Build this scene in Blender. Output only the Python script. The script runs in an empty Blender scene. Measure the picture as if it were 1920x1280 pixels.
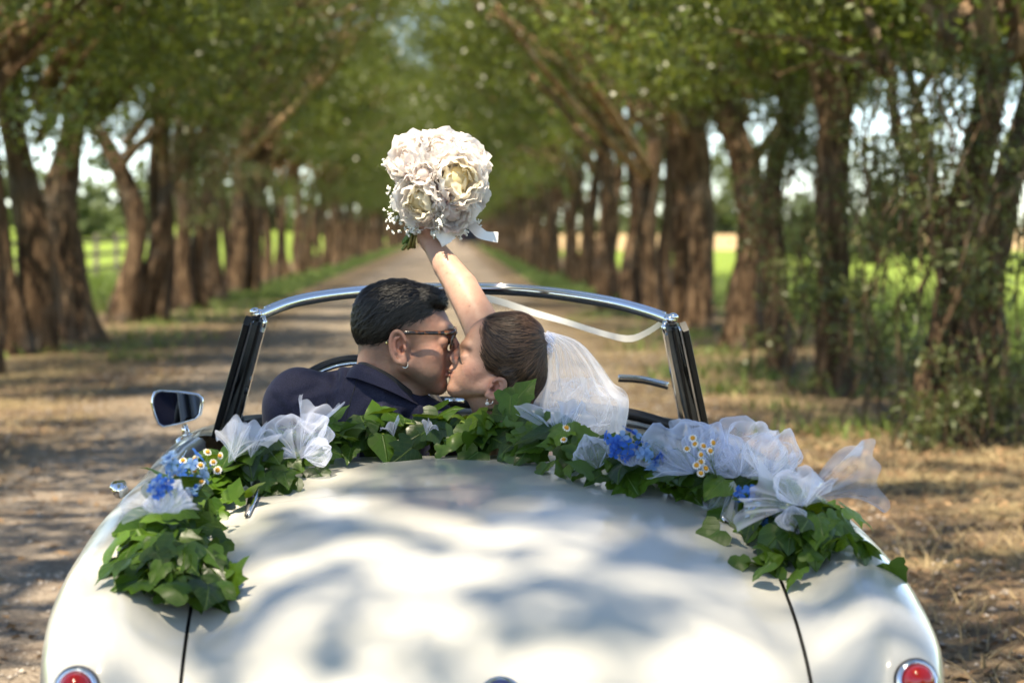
import bpy, math, random
import numpy as np
from mathutils import Vector, Matrix, Euler
from mathutils.bvhtree import BVHTree

scene = bpy.context.scene
COL = scene.collection
R_ = math.radians

# ------------------------------------------------------------------ camera
FPX = 85.0 / 36.0 * 1920.0            # focal length in photograph pixels
CAM_LOC = Vector((0.0, 0.0, 1.32))
CAM_ROT = Euler((R_(90 - 2.653), 0.0, R_(-1.453)), 'XYZ')
cam_data = bpy.data.cameras.new('camera')
cam_data.lens = 85.0
cam_data.sensor_width = 36.0
cam_data.clip_start = 0.1
cam_data.clip_end = 4000.0
cam_data.dof.use_dof = True
cam_data.dof.focus_distance = 5.06
cam_data.dof.aperture_fstop = 4.2
cam = bpy.data.objects.new('camera', cam_data)
cam.location = CAM_LOC
cam.rotation_euler = CAM_ROT
COL.objects.link(cam)
scene.camera = cam

# ------------------------------------------------------------------ sky, sun, exposure
SUN_EL, SUN_AZ = 66.0, -155.0          # azimuth clockwise from +Y (the road's direction)
SUN_DIR = Vector((math.sin(R_(SUN_AZ)) * math.cos(R_(SUN_EL)),
                  math.cos(R_(SUN_AZ)) * math.cos(R_(SUN_EL)), math.sin(R_(SUN_EL))))
world = bpy.data.worlds.new('World')
scene.world = world
world.use_nodes = True
wn = world.node_tree.nodes
sky = wn.new('ShaderNodeTexSky')
sky.sky_type = 'NISHITA'
sky.sun_disc = False
sky.sun_elevation = R_(SUN_EL)
sky.sun_rotation = R_(SUN_AZ)
sky.air_density = 0.55
sky.dust_density = 0.0
sky.ozone_density = 1.0
wn['Background'].inputs['Strength'].default_value = 0.15
world.node_tree.links.new(sky.outputs[0], wn['Background'].inputs['Color'])
sun_data = bpy.data.lights.new('sun', 'SUN')
sun_data.energy = 5.0
sun_data.angle = R_(0.53)
sun_data.color = (1.0, 0.945, 0.86)
sun = bpy.data.objects.new('sun', sun_data)
sun.rotation_euler = SUN_DIR.to_track_quat('Z', 'Y').to_euler()
sun.location = (0, 0, 30)
COL.objects.link(sun)
scene.view_settings.view_transform = 'Standard'
scene.view_settings.look = 'None'
scene.view_settings.gamma = 1.0
scene.view_settings.exposure = 1.42
scene.view_settings.use_curve_mapping = False
scene.view_settings.use_white_balance = True      # the camera's daylight-shade setting
scene.view_settings.white_balance_temperature = 7750
scene.view_settings.white_balance_tint = 9
cy = scene.cycles
cy.use_denoising = True
try:
    cy.denoiser = 'OPENIMAGEDENOISE'
except Exception:
    pass
cy.max_bounces = 8
cy.diffuse_bounces = 4
cy.glossy_bounces = 3
cy.transmission_bounces = 5
cy.transparent_max_bounces = 14
cy.caustics_reflective = False
cy.caustics_refractive = False
cy.sample_clamp_indirect = 6.0
cy.use_adaptive_sampling = True
cy.adaptive_threshold = 0.02

# ------------------------------------------------------------------ helpers
CAM_M = CAM_ROT.to_matrix()
def W(px, py, Y):
    """point of the place at distance Y along the road, found from a photograph pixel"""
    d = CAM_M @ Vector(((px - 960) / FPX, (640 - py) / FPX, -1.0))
    return CAM_LOC + d * (Y / d.y)

def tag(o, label=None, cat=None, group=None, kind=None):
    if label: o['label'] = label
    if cat: o['category'] = cat
    if group: o['group'] = group
    if kind: o['kind'] = kind
    return o

def link(o, parent=None):
    COL.objects.link(o)
    if parent is not None:
        o.parent = parent
    return o

def empty(name, loc=(0, 0, 0), parent=None):
    o = bpy.data.objects.new(name, None)
    o.location = loc
    o.empty_display_size = 0.1
    return link(o, parent)

def mesh_np(name, V, faces, smooth=True, attr=None, col=None):
    """mesh data from a vertex array and one or more face arrays (tri / quad)"""
    V = np.asarray(V, np.float32).reshape(-1, 3)
    if not isinstance(faces, (list, tuple)) or (len(faces) and not isinstance(faces[0], np.ndarray)):
        faces = [np.asarray(faces, np.int32)] if len(faces) and len(set(len(f) for f in faces)) == 1 else faces
    me = bpy.data.meshes.new(name)
    if len(faces) and isinstance(faces[0], np.ndarray):
        faces = [f for f in faces if len(f)]
        nl = sum(f.size for f in faces)
        npoly = sum(len(f) for f in faces)
        me.vertices.add(len(V)); me.vertices.foreach_set('co', V.ravel())
        me.loops.add(nl); me.polygons.add(npoly)
        me.loops.foreach_set('vertex_index', np.concatenate([f.ravel() for f in faces]).astype(np.int32))
        tot = np.concatenate([np.full(len(f), f.shape[1], np.int32) for f in faces])
        st = np.concatenate([[0], np.cumsum(tot)[:-1]]).astype(np.int32)
        me.polygons.foreach_set('loop_start', st)
        me.polygons.foreach_set('loop_total', tot)
        me.update(calc_edges=True)
    else:
        me.from_pydata([tuple(map(float, v)) for v in V], [], [tuple(map(int, f)) for f in faces])
        me.update()
    if smooth:
        me.polygons.foreach_set('use_smooth', np.ones(len(me.polygons), dtype=bool))
    if attr is not None:
        a = me.attributes.new('rnd', 'FLOAT', 'POINT')
        a.data.foreach_set('value', np.asarray(attr, np.float32))
    if col is not None:
        a = me.color_attributes.new('Col', 'FLOAT_COLOR', 'POINT')
        c = np.ones((len(V), 4), np.float32); c[:, :3] = col
        a.data.foreach_set('color', c.ravel())
    me.validate()
    return me

def obj(name, me, mat=None, parent=None, loc=None):
    if mat is not None and len(me.materials) == 0:
        me.materials.append(mat)
    o = bpy.data.objects.new(name, me)
    if loc is not None: o.location = loc
    return link(o, parent)

class MB:
    """collects shapes of ONE piece"""
    def __init__(s): s.v = []; s.f = []; s.n = 0
    def add(s, V, F):
        V = np.asarray(V, float).reshape(-1, 3)
        s.v.append(V); s.f += [tuple(int(i) + s.n for i in f) for f in F]; s.n += len(V)
        return s
    def grid(s, P, closed_u=False, flip=False):
        P = np.asarray(P, float); a, b = P.shape[:2]; F = []
        for i in range(a - (0 if closed_u else 1)):
            for j in range(b - 1):
                q = (i * b + j, ((i + 1) % a) * b + j, ((i + 1) % a) * b + j + 1, i * b + j + 1)
                F.append(q[::-1] if flip else q)
        return s.add(P.reshape(-1, 3), F)
    def tube(s, pts, rad, n=8, caps=True, flat=1.0, wob=None):
        pts = [Vector(p) for p in pts]; m = len(pts)
        if not hasattr(rad, '__len__'): rad = [rad] * m
        V = []; up = Vector((0, 0, 1)); prev = None
        for i in range(m):
            t = (pts[min(i + 1, m - 1)] - pts[max(i - 1, 0)]).normalized()
            if prev is None:
                a = t.cross(up if abs(t.z) < 0.9 else Vector((1, 0, 0))).normalized()
            else:
                a = (prev - t * prev.dot(t)).normalized()
            prev = a; b = t.cross(a)
            for k in range(n):
                th = 2 * math.pi * k / n
                r = rad[i] * (wob(i, th) if wob else 1.0)
                V.append(pts[i] + a * (math.cos(th) * r) + b * (math.sin(th) * r * flat))
        F = []
        for i in range(m - 1):
            for k in range(n):
                F.append((i * n + k, i * n + (k + 1) % n, (i + 1) * n + (k + 1) % n, (i + 1) * n + k))
        if caps:
            F.append(tuple(range(n))[::-1]); F.append(tuple((m - 1) * n + k for k in range(n)))
        return s.add([tuple(v) for v in V], F)
    def box(s, c, size, M=None):
        V = np.array([(x, y, z) for x in (-.5, .5) for y in (-.5, .5) for z in (-.5, .5)]) * np.array(size)
        if M is not None: V = V @ np.array(M).T
        V = V + np.array(c)
        return s.add(V, [(0, 1, 3, 2), (4, 6, 7, 5), (0, 4, 5, 1), (2, 3, 7, 6), (0, 2, 6, 4), (1, 5, 7, 3)])
    def ball(s, c, r, n=10, m=7, M=None):
        r = np.array(r if hasattr(r, '__len__') else (r, r, r), float)
        V = [(0, 0, 1)]
        for i in range(1, m):
            a = math.pi * i / m
            for k in range(n):
                t = 2 * math.pi * k / n
                V.append((math.sin(a) * math.cos(t), math.sin(a) * math.sin(t), math.cos(a)))
        V.append((0, 0, -1)); V = np.array(V) * r
        if M is not None: V = V @ np.array(M).T
        F = []
        for k in range(n):
            F.append((0, 1 + k, 1 + (k + 1) % n))
            for i in range(m - 2):
                p = 1 + i * n
                F.append((p + k, p + n + k, p + n + (k + 1) % n, p + (k + 1) % n))
            p = 1 + (m - 2) * n
            F.append((p + k, len(V) - 1, p + (k + 1) % n))
        return s.add(V + np.array(c), F)
    def lathe(s, prof, c, axis, n=24):
        """prof = (radius, height) along axis"""
        axis = Vector(axis).normalized(); q = axis.to_track_quat('Z', 'Y').to_matrix()
        P = np.array([[tuple(q @ Vector((r * math.cos(2 * math.pi * k / n), r * math.sin(2 * math.pi * k / n), h)) + Vector(c))
                       for r, h in prof] for k in range(n)])
        return s.grid(P, closed_u=True)
    def mesh(s, name, smooth=True):
        V = np.concatenate(s.v) if s.v else np.zeros((0, 3))
        me = bpy.data.meshes.new(name)
        me.from_pydata([tuple(v) for v in V.tolist()], [], s.f); me.update()
        if smooth:
            me.polygons.foreach_set('use_smooth', np.ones(len(me.polygons), dtype=bool))
        return me
    def obj(s, name, mat, parent=None, smooth=True):
        return obj(name, s.mesh(name, smooth), mat, parent)

def interp(tab, x):
    """smooth (Catmull-Rom / PCHIP-like) interpolation of a table of (x, y)"""
    t = np.array(tab, float); X, Y = t[:, 0], t[:, 1]
    x = np.asarray(x, float)
    d = np.gradient(Y, X)
    i = np.clip(np.searchsorted(X, x) - 1, 0, len(X) - 2)
    h = X[i + 1] - X[i]; u = np.clip((x - X[i]) / h, 0, 1)
    return ((1 + 2 * u) * (1 - u) ** 2 * Y[i] + u * (1 - u) ** 2 * h * d[i]
            + u * u * (3 - 2 * u) * Y[i + 1] + u * u * (u - 1) * h * d[i + 1])

def spline(pts, n):
    """n points on a Catmull-Rom curve through pts"""
    P = np.array([tuple(p) for p in pts], float); m = len(P)
    out = []
    for k in range(n):
        t = k / (n - 1) * (m - 1); i = min(int(t), m - 2); u = t - i
        p0, p1, p2, p3 = P[max(i - 1, 0)], P[i], P[i + 1], P[min(i + 2, m - 1)]
        out.append(0.5 * ((2 * p1) + (p2 - p0) * u + (2 * p0 - 5 * p1 + 4 * p2 - p3) * u * u + (3 * p1 - p0 - 3 * p2 + p3) * u ** 3))
    return np.array(out)

def smooth01(a, b, x):
    t = np.clip((np.asarray(x, float) - a) / (b - a), 0, 1)
    return t * t * (3 - 2 * t)

# ------------------------------------------------------------------ materials
class NT:
    def __init__(s, name):
        s.m = bpy.data.materials.new(name); s.m.use_nodes = True
        s.t = s.m.node_tree; s.t.nodes.clear()
        s.out = s.n('ShaderNodeOutputMaterial')
    def n(s, typ, **kw):
        nd = s.t.nodes.new(typ)
        for k, v in kw.items(): setattr(nd, k, v)
        return nd
    def l(s, a, b): s.t.links.new(a, b)
    def val(s, sock, v):
        if hasattr(v, 'is_output'): s.l(v, sock)
        elif v is not None:
            if hasattr(v, '__len__') and len(v) == 3 and sock.type == 'RGBA': v = (*v, 1)
            sock.default_value = v
    def bsdf(s, **kw):
        b = s.n('ShaderNodeBsdfPrincipled')
        for k, v in kw.items(): s.val(b.inputs[k.replace('_', ' ')], v)
        return b
    def noise(s, scale, vec=None, detail=4.0, rough=0.55, dist=0.0):
        t = s.n('ShaderNodeTexNoise'); t.inputs['Scale'].default_value = scale
        t.inputs['Detail'].default_value = detail; t.inputs['Roughness'].default_value = rough
        t.inputs['Distortion'].default_value = dist
        if vec is not None: s.l(vec, t.inputs['Vector'])
        return t.outputs['Fac']
    def ramp(s, fac, stops, interp='LINEAR'):
        r = s.n('ShaderNodeValToRGB'); r.color_ramp.interpolation = interp
        while len(r.color_ramp.elements) < len(stops): r.color_ramp.elements.new(0.5)
        for e, (p, c) in zip(r.color_ramp.elements, stops):
            e.position = p; e.color = (*c, 1) if len(c) == 3 else c
        s.l(fac, r.inputs['Fac']); return r.outputs['Color']
    def mix(s, fac, a, b, typ='MIX'):
        m = s.n('ShaderNodeMix', data_type='RGBA', blend_type=typ)
        s.val(m.inputs['Factor'], fac); s.val(m.inputs[6], a); s.val(m.inputs[7], b)
        return m.outputs[2]
    def math(s, op, a, b=None, c=None):
        m = s.n('ShaderNodeMath', operation=op)
        s.val(m.inputs[0], a)
        if b is not None: s.val(m.inputs[1], b)
        if c is not None: s.val(m.inputs[2], c)
        return m.outputs[0]
    def maprange(s, v, a, b, c=0.0, d=1.0, smooth=True):
        m = s.n('ShaderNodeMapRange', interpolation_type='SMOOTHSTEP' if smooth else 'LINEAR')
        for k, x in zip(range(5), (v, a, b, c, d)): s.val(m.inputs[k], x)
        return m.outputs[0]
    def bump(s, h, strength=0.3, dist=0.01):
        b = s.n('ShaderNodeBump'); b.inputs['Strength'].default_value = strength
        b.inputs['Distance'].default_value = dist; s.l(h, b.inputs['Height']); return b.outputs['Normal']
    def pos(s): return s.n('ShaderNodeNewGeometry').outputs['Position']
    def objco(s): return s.n('ShaderNodeTexCoord').outputs['Object']
    def sep(s, v):
        x = s.n('ShaderNodeSeparateXYZ'); s.l(v, x.inputs[0]); return x.outputs
    def scalev(s, v, sc):
        m = s.n('ShaderNodeVectorMath', operation='MULTIPLY'); s.l(v, m.inputs[0]); m.inputs[1].default_value = sc
        return m.outputs[0]
    def attr(s, name, out='Fac'):
        a = s.n('ShaderNodeAttribute', attribute_name=name); return a.outputs[out]
    def objrand(s): return s.n('ShaderNodeObjectInfo').outputs['Random']
    def done(s, sh):
        s.l(sh if hasattr(sh, 'is_output') else sh.outputs[0], s.out.inputs['Surface']); return s.m

def simple(name, c, rough=0.5, metal=0.0, var=0.0, scale=30.0, **kw):
    t = NT(name)
    if var:
        f = t.noise(scale, t.objco())
        base = t.ramp(f, [(0.3, [x * (1 - var) for x in c]), (0.7, [min(1, x * (1 + var)) for x in c])])
    else: base = c
    return t.done(t.bsdf(Base_Color=base, Roughness=rough, Metallic=metal, **kw))

def leaf_mat(name, dark, light, trans, rough=0.38, tfac=0.35, rnd='attr', spec=0.5):
    t = NT(name)
    r = t.attr('rnd') if rnd == 'attr' else t.objrand()
    big = t.noise(0.6, t.pos(), 2.0)
    f = t.math('ADD', t.math('MULTIPLY', r, 0.7), t.math('MULTIPLY', big, 0.35))
    c = t.ramp(f, [(0.1, dark), (0.9, light)])
    b = t.bsdf(Base_Color=c, Roughness=rough, Specular_IOR_Level=spec)
    tr = t.n('ShaderNodeBsdfTranslucent'); tc = t.mix(0.5, c, trans); t.l(tc, tr.inputs['Color'])
    m = t.n('ShaderNodeMixShader'); m.inputs[0].default_value = tfac
    t.l(b.outputs[0], m.inputs[1]); t.l(tr.outputs[0], m.inputs[2])
    return t.done(m)

def ivy_mat():
    t = NT('ivy_leaves'); r = t.objrand(); x, y, z = t.sep(t.objco())
    ax = t.math('ABSOLUTE', x)
    c = t.ramp(r, [(0.0, (0.010, 0.032, 0.004)), (0.55, (0.030, 0.078, 0.006)), (1.0, (0.075, 0.150, 0.012))])
    mot = t.noise(6.0, t.objco(), 4); c = t.mix(t.maprange(mot, 0.45, 0.7, 0, 0.35), c, (0.030, 0.060, 0.008))
    lat = t.math('FRACT', t.math('MULTIPLY', t.math('SUBTRACT', y, t.math('MULTIPLY', ax, 1.1)), 4.5))
    lat = t.math('ABSOLUTE', t.math('SUBTRACT', lat, 0.5))
    v = t.math('MAXIMUM', t.maprange(ax, 0.03, 0.0), t.maprange(lat, 0.45, 0.5, 0.0, 0.6))
    c = t.mix(t.math('MULTIPLY', v, 0.55), c, (0.12, 0.20, 0.04))
    b = t.bsdf(Base_Color=c, Roughness=t.maprange(mot, 0.3, 0.7, 0.28, 0.46), Specular_IOR_Level=0.4, Normal=t.bump(v, 0.4, 0.02))
    tr = t.n('ShaderNodeBsdfTranslucent'); t.l(t.mix(0.5, c, (0.20, 0.32, 0.015)), tr.inputs['Color'])
    m = t.n('ShaderNodeMixShader'); m.inputs[0].default_value = 0.24
    t.l(b.outputs[0], m.inputs[1]); t.l(tr.outputs[0], m.inputs[2]); return t.done(m)

def tulle_mat(name, c, fac, add=0.45):
    t = NT(name)
    d = t.n('ShaderNodeBsdfDiffuse'); d.inputs[0].default_value = (*c, 1)
    tr = t.n('ShaderNodeBsdfTranslucent'); tr.inputs[0].default_value = (*c, 1)
    a = t.n('ShaderNodeMixShader'); a.inputs[0].default_value = 0.5
    t.l(d.outputs[0], a.inputs[1]); t.l(tr.outputs[0], a.inputs[2])
    tp = t.n('ShaderNodeBsdfTransparent')
    lw = t.n('ShaderNodeLayerWeight'); lw.inputs[0].default_value = 0.45   # sheer cloth thickens where it turns edge-on
    f = t.maprange(lw.outputs['Facing'], 0.0, 1.0, fac, min(1.0, fac + add), smooth=False)
    m = t.n('ShaderNodeMixShader'); t.l(f, m.inputs[0])
    t.l(tp.outputs[0], m.inputs[1]); t.l(a.outputs[0], m.inputs[2])
    return t.done(m)

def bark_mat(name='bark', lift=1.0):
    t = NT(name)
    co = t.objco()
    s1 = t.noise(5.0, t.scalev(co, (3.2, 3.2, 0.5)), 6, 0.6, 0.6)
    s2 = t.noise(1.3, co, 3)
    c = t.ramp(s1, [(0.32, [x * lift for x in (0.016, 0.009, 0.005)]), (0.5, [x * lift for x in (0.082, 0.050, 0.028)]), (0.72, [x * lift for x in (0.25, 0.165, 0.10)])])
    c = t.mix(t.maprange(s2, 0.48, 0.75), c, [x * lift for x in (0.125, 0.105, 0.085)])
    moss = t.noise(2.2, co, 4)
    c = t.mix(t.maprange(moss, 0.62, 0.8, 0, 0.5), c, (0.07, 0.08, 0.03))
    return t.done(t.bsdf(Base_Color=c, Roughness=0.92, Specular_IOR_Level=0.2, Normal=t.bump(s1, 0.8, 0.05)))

def ground_mat():
    t = NT('ground_soil')
    p = t.pos(); X, Y, Z = t.sep(p)
    n1 = t.noise(0.9, p, 6, 0.62); n2 = t.noise(7.0, p, 6, 0.7); n3 = t.noise(45.0, p, 4, 0.7); n4 = t.noise(0.35, p, 3)
    soil = t.ramp(n2, [(0.25, (0.055, 0.036, 0.022)), (0.5, (0.145, 0.100, 0.062)), (0.75, (0.29, 0.215, 0.13))])
    soil = t.mix(t.maprange(n3, 0.35, 0.7, 0, 0.65), soil, (0.115, 0.082, 0.055), 'MIX')
    straw = t.ramp(n3, [(0.3, (0.12, 0.085, 0.042)), (0.7, (0.36, 0.28, 0.15))])
    soil = t.mix(t.maprange(n1, 0.46, 0.62, 0, 0.75), soil, straw)
    grass = t.ramp(n3, [(0.3, (0.05, 0.085, 0.02)), (0.7, (0.16, 0.23, 0.06))])
    # green along the verges far down the avenue and outside the tree rows
    off = t.math('ABSOLUTE', t.math('ADD', X, 0.65))
    wob = t.math('ADD', off, t.math('MULTIPLY', t.math('SUBTRACT', n1, 0.5), 1.6))
    verge = t.math('MULTIPLY', t.maprange(wob, 2.55, 3.0), t.math('SUBTRACT', 1.0, t.maprange(wob, 3.6, 4.6)))
    verge = t.math('MULTIPLY', verge, t.maprange(Y, 36.0, 70.0, 0.10, 0.9))
    verge = t.math('MULTIPLY', verge, t.maprange(n4, 0.35, 0.6, 0.35, 1.0))
    outer = t.maprange(wob, 5.0, 7.0)
    g = t.math('MAXIMUM', verge, outer)
    c = t.mix(g, soil, grass)
    return t.done(t.bsdf(Base_Color=c, Roughness=0.95, Specular_IOR_Level=0.15, Normal=t.bump(t.math('ADD', n2, t.math('MULTIPLY', n3, 0.4)), 0.9, 0.05)))

def road_mat():
    t = NT('road_gravel')
    p = t.pos(); X, Y, Z = t.sep(p)
    n2 = t.noise(3.0, p, 6, 0.65); n3 = t.noise(38.0, p, 5, 0.75); n1 = t.noise(0.5, t.scalev(p, (1.6, 0.35, 1)), 4)
    v = t.n('ShaderNodeTexVoronoi'); v.inputs['Scale'].default_value = 60.0; t.l(p, v.inputs['Vector'])
    c = t.ramp(n3, [(0.28, (0.12, 0.09, 0.065)), (0.5, (0.285, 0.232, 0.178)), (0.75, (0.48, 0.41, 0.33))])
    c = t.mix(t.maprange(n2, 0.45, 0.7, 0, 0.6), c, (0.15, 0.10, 0.068))
    c = t.mix(t.maprange(n1, 0.5, 0.68, 0, 0.55), c, (0.34, 0.28, 0.215))
    off = t.math('ABSOLUTE', t.math('ADD', X, 0.5))
    wob = t.math('ADD', off, t.math('MULTIPLY', t.math('SUBTRACT', n2, 0.5), 1.2))
    soil = t.ramp(n3, [(0.3, (0.11, 0.078, 0.05)), (0.7, (0.29, 0.22, 0.14))])
    c = t.mix(t.maprange(wob, 1.5, 2.1), c, soil)
    h = t.math('ADD', v.outputs['Distance'], n3)
    return t.done(t.bsdf(Base_Color=c, Roughness=0.95, Specular_IOR_Level=0.15, Normal=t.bump(h, 0.8, 0.03)))

def field_mat(name, a, b, s=0.5):
    t = NT(name); p = t.pos()
    n = t.noise(s, p, 6, 0.65); n3 = t.noise(12.0, p, 3)
    c = t.mix(0.35, t.ramp(n, [(0.3, a), (0.7, b)]), t.ramp(n3, [(0.3, a), (0.7, b)]))
    return t.done(t.bsdf(Base_Color=c, Roughness=0.9, Specular_IOR_Level=0.1, Normal=t.bump(n3, 0.8, 0.1)))

def paint_mat():
    t = NT('ivory_car_paint'); co = t.objco()
    n = t.noise(3.0, co, 5, 0.6); sp = t.noise(70.0, co, 3, 0.6)
    c = t.ramp(n, [(0.3, (0.50, 0.49, 0.44)), (0.7, (0.55, 0.54, 0.485))])
    c = t.mix(t.maprange(sp, 0.70, 0.8, 0, 0.25), c, (0.75, 0.76, 0.75))
    r = t.maprange(n, 0.35, 0.7, 0.08, 0.22)
    return t.done(t.bsdf(Base_Color=c, Roughness=0.38, Coat_Weight=0.9, Coat_Roughness=r, Specular_IOR_Level=0.4))

def skin_mat(name, rough=0.5):
    t = NT(name)
    c = t.attr('Col', 'Color')
    n = t.noise(160.0, t.objco(), 3, 0.6); n2 = t.noise(18.0, t.objco(), 3)
    c = t.mix(t.maprange(n, 0.4, 0.75, 0, 0.12), c, (0.35, 0.13, 0.08))
    n4 = t.noise(55.0, t.objco(), 4, 0.6)
    c = t.mix(t.maprange(n2, 0.42, 0.72, 0, 0.22), c, (0.46, 0.17, 0.11))
    c = t.mix(t.maprange(n4, 0.45, 0.75, 0, 0.28), c, t.mix(1.0, c, (0.72, 0.55, 0.50), 'MULTIPLY'))
    return t.done(t.bsdf(Base_Color=c, Roughness=rough, Subsurface_Weight=0.12, Subsurface_Radius=(1.0, 0.35, 0.2),
                         Subsurface_Scale=0.008, Specular_IOR_Level=0.4, Normal=t.bump(t.math('ADD', n, n4), 0.35, 0.002)))

def hair_mat(name, a, b, rough):
    t = NT(name); r = t.attr('rnd')
    c = t.ramp(r, [(0.0, a), (1.0, b)])
    return t.done(t.bsdf(Base_Color=c, Roughness=rough, Specular_IOR_Level=0.36, Anisotropic=0.3))

def cloth_mat(name, a, b):
    t = NT(name); co = t.objco()
    n = t.noise(420.0, co, 2); w = t.noise(9.0, co, 3)
    c = t.mix(t.maprange(n, 0.35, 0.7), a, b)
    c = t.mix(t.maprange(w, 0.4, 0.7, 0, 0.3), c, b)
    return t.done(t.bsdf(Base_Color=c, Roughness=0.75, Sheen_Weight=0.05, Sheen_Roughness=0.4, Specular_IOR_Level=0.25,
                         Normal=t.bump(n, 0.12, 0.001)))

def glass_mat(name, tint=(0.93, 0.96, 0.95), refl=1.0):
    t = NT(name)
    tp = t.n('ShaderNodeBsdfTransparent'); tp.inputs[0].default_value = (*tint, 1)
    g = t.n('ShaderNodeBsdfGlossy'); g.inputs['Roughness'].default_value = 0.01
    fr = t.n('ShaderNodeFresnel'); fr.inputs[0].default_value = 1.5
    sm = t.noise(2.5, t.scalev(t.objco(), (1, 6, 1)), 4)
    f = t.math('ADD', t.math('MULTIPLY', fr.outputs[0], refl), t.maprange(sm, 0.5, 0.8, 0.0, 0.03))
    m = t.n('ShaderNodeMixShader'); t.l(f, m.inputs[0]); t.l(tp.outputs[0], m.inputs[1]); t.l(g.outputs[0], m.inputs[2])
    return t.done(m)

M = {}
M['bark'] = bark_mat()
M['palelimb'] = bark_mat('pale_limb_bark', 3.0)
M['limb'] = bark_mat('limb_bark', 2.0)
M['leaf'] = leaf_mat('tree_leaves', (0.015, 0.022, 0.004), (0.108, 0.145, 0.028), (0.30, 0.37, 0.045), 0.38, 0.38, spec=0.6)
M['shoot'] = leaf_mat('shoot_leaves', (0.04, 0.055, 0.018), (0.12, 0.145, 0.05), (0.22, 0.27, 0.06), 0.42, 0.32)
M['ivy'] = ivy_mat()
M['ground'] = ground_mat(); M['road'] = road_mat()
M['meadow'] = field_mat('meadow_grass', (0.11, 0.17, 0.03), (0.24, 0.32, 0.06))
M['stubble'] = field_mat('stubble_field', (0.36, 0.25, 0.13), (0.50, 0.37, 0.20))
M['grass'] = leaf_mat('grass_blades', (0.06, 0.10, 0.02), (0.17, 0.24, 0.05), (0.25, 0.32, 0.06), 0.6, 0.3)
M['straw'] = leaf_mat('dry_straw', (0.16, 0.11, 0.055), (0.46, 0.36, 0.20), (0.5, 0.4, 0.22), 0.7, 0.2, spec=0.2)
M['litter'] = leaf_mat('fallen_leaves', (0.09, 0.05, 0.025), (0.34, 0.22, 0.12), (0.3, 0.2, 0.1), 0.7, 0.1, spec=0.2)
M['pebble'] = simple('pebbles', (0.36, 0.31, 0.26), 0.9, var=0.35, scale=8)
M['wood'] = simple('weathered_wood', (0.17, 0.145, 0.12), 0.9, var=0.35, scale=9)
M['farleaf'] = leaf_mat('far_foliage', (0.04, 0.06, 0.02), (0.11, 0.15, 0.05), (0.15, 0.2, 0.05), 0.7, 0.3)
M['paint'] = paint_mat()
M['cream'] = simple('cream_paint', (0.62, 0.56, 0.46), 0.4, var=0.04)
M['chrome'] = simple('chrome', (0.80, 0.80, 0.80), 0.08, 1.0)
M['brushed'] = simple('brushed_metal', (0.20, 0.21, 0.205), 0.30, 0.35, var=0.15, scale=14)
M['rubber'] = simple('black_rubber', (0.012, 0.012, 0.012), 0.45)
M['dark'] = simple('dark_gap', (0.01, 0.01, 0.01), 0.8)
M['leather'] = simple('black_leather', (0.02, 0.018, 0.017), 0.45, var=0.2)
M['redlens'] = simple('red_lamp_lens', (0.40, 0.006, 0.003), 0.10, Coat_Weight=0.6)
M['mirror'] = simple('mirror_glass', (0.50, 0.53, 0.60), 0.02, 1.0)
M['glass'] = glass_mat('windscreen_glass')
M['tyre'] = simple('tyre_rubber', (0.02, 0.02, 0.02), 0.8)
M['skin'] = skin_mat('skin')
M['hairblack'] = hair_mat('black_hair', (0.002, 0.002, 0.002), (0.010, 0.009, 0.008), 0.42)
M['strandblack'] = hair_mat('black_hair_strands', (0.002, 0.002, 0.002), (0.014, 0.012, 0.010), 0.36)
M['hairbrown'] = hair_mat('brown_hair', (0.008, 0.004, 0.0025), (0.11, 0.060, 0.034), 0.42)
M['navy'] = cloth_mat('navy_suiting', (0.009, 0.010, 0.026), (0.021, 0.023, 0.050))
M['shirt'] = simple('black_shirt', (0.008, 0.008, 0.010), 0.7)
M['tortoise'] = None
M['lens'] = glass_mat('tinted_lens', (0.30, 0.17, 0.12), 0.2)
M['gold'] = simple('gold', (0.75, 0.58, 0.26), 0.25, 1.0)
M['silver'] = simple('silver', (0.78, 0.76, 0.72), 0.18, 1.0)
M['pearl'] = simple('pearl', (0.78, 0.74, 0.68), 0.2, Coat_Weight=0.6)
M['tulle'] = tulle_mat('tulle', (0.78, 0.83, 0.97), 0.20, 0.55)
M['veil'] = tulle_mat('veil_tulle', (0.88, 0.91, 0.98), 0.15, 0.65)
M['puff'] = tulle_mat('veil_puff', (0.88, 0.91, 0.98), 0.06, 0.40)
M['satin'] = simple('white_satin', (0.82, 0.80, 0.76), 0.35)
M['lash'] = simple('lashes', (0.006, 0.004, 0.004), 0.6)
M['eye'] = simple('eye', (0.16, 0.12, 0.10), 0.2)
M['iris'] = simple('iris', (0.015, 0.008, 0.005), 0.1)
M['stem'] = simple('stems', (0.10, 0.17, 0.035), 0.5, var=0.3)
M['stemcut'] = simple('cut_stems', (0.20, 0.16, 0.035), 0.5, var=0.3)
M['vine'] = simple('ivy_stem', (0.16, 0.24, 0.04), 0.5, var=0.2)
M['babys'] = simple('gypsophila', (0.80, 0.80, 0.72), 0.7)
M['daisywhite'] = simple('daisy_petals', (0.80, 0.80, 0.76), 0.6)
M['daisyyellow'] = simple('daisy_centre', (0.60, 0.27, 0.015), 0.7, var=0.2, scale=300)
def _tort():
    t = NT('tortoiseshell'); n = t.noise(70.0, t.objco(), 3)
    c = t.ramp(n, [(0.52, (0.010, 0.005, 0.003)), (0.68, (0.20, 0.06, 0.012))])
    return t.done(t.bsdf(Base_Color=c, Roughness=0.15, Coat_Weight=0.5))
M['tortoise'] = _tort()
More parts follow.
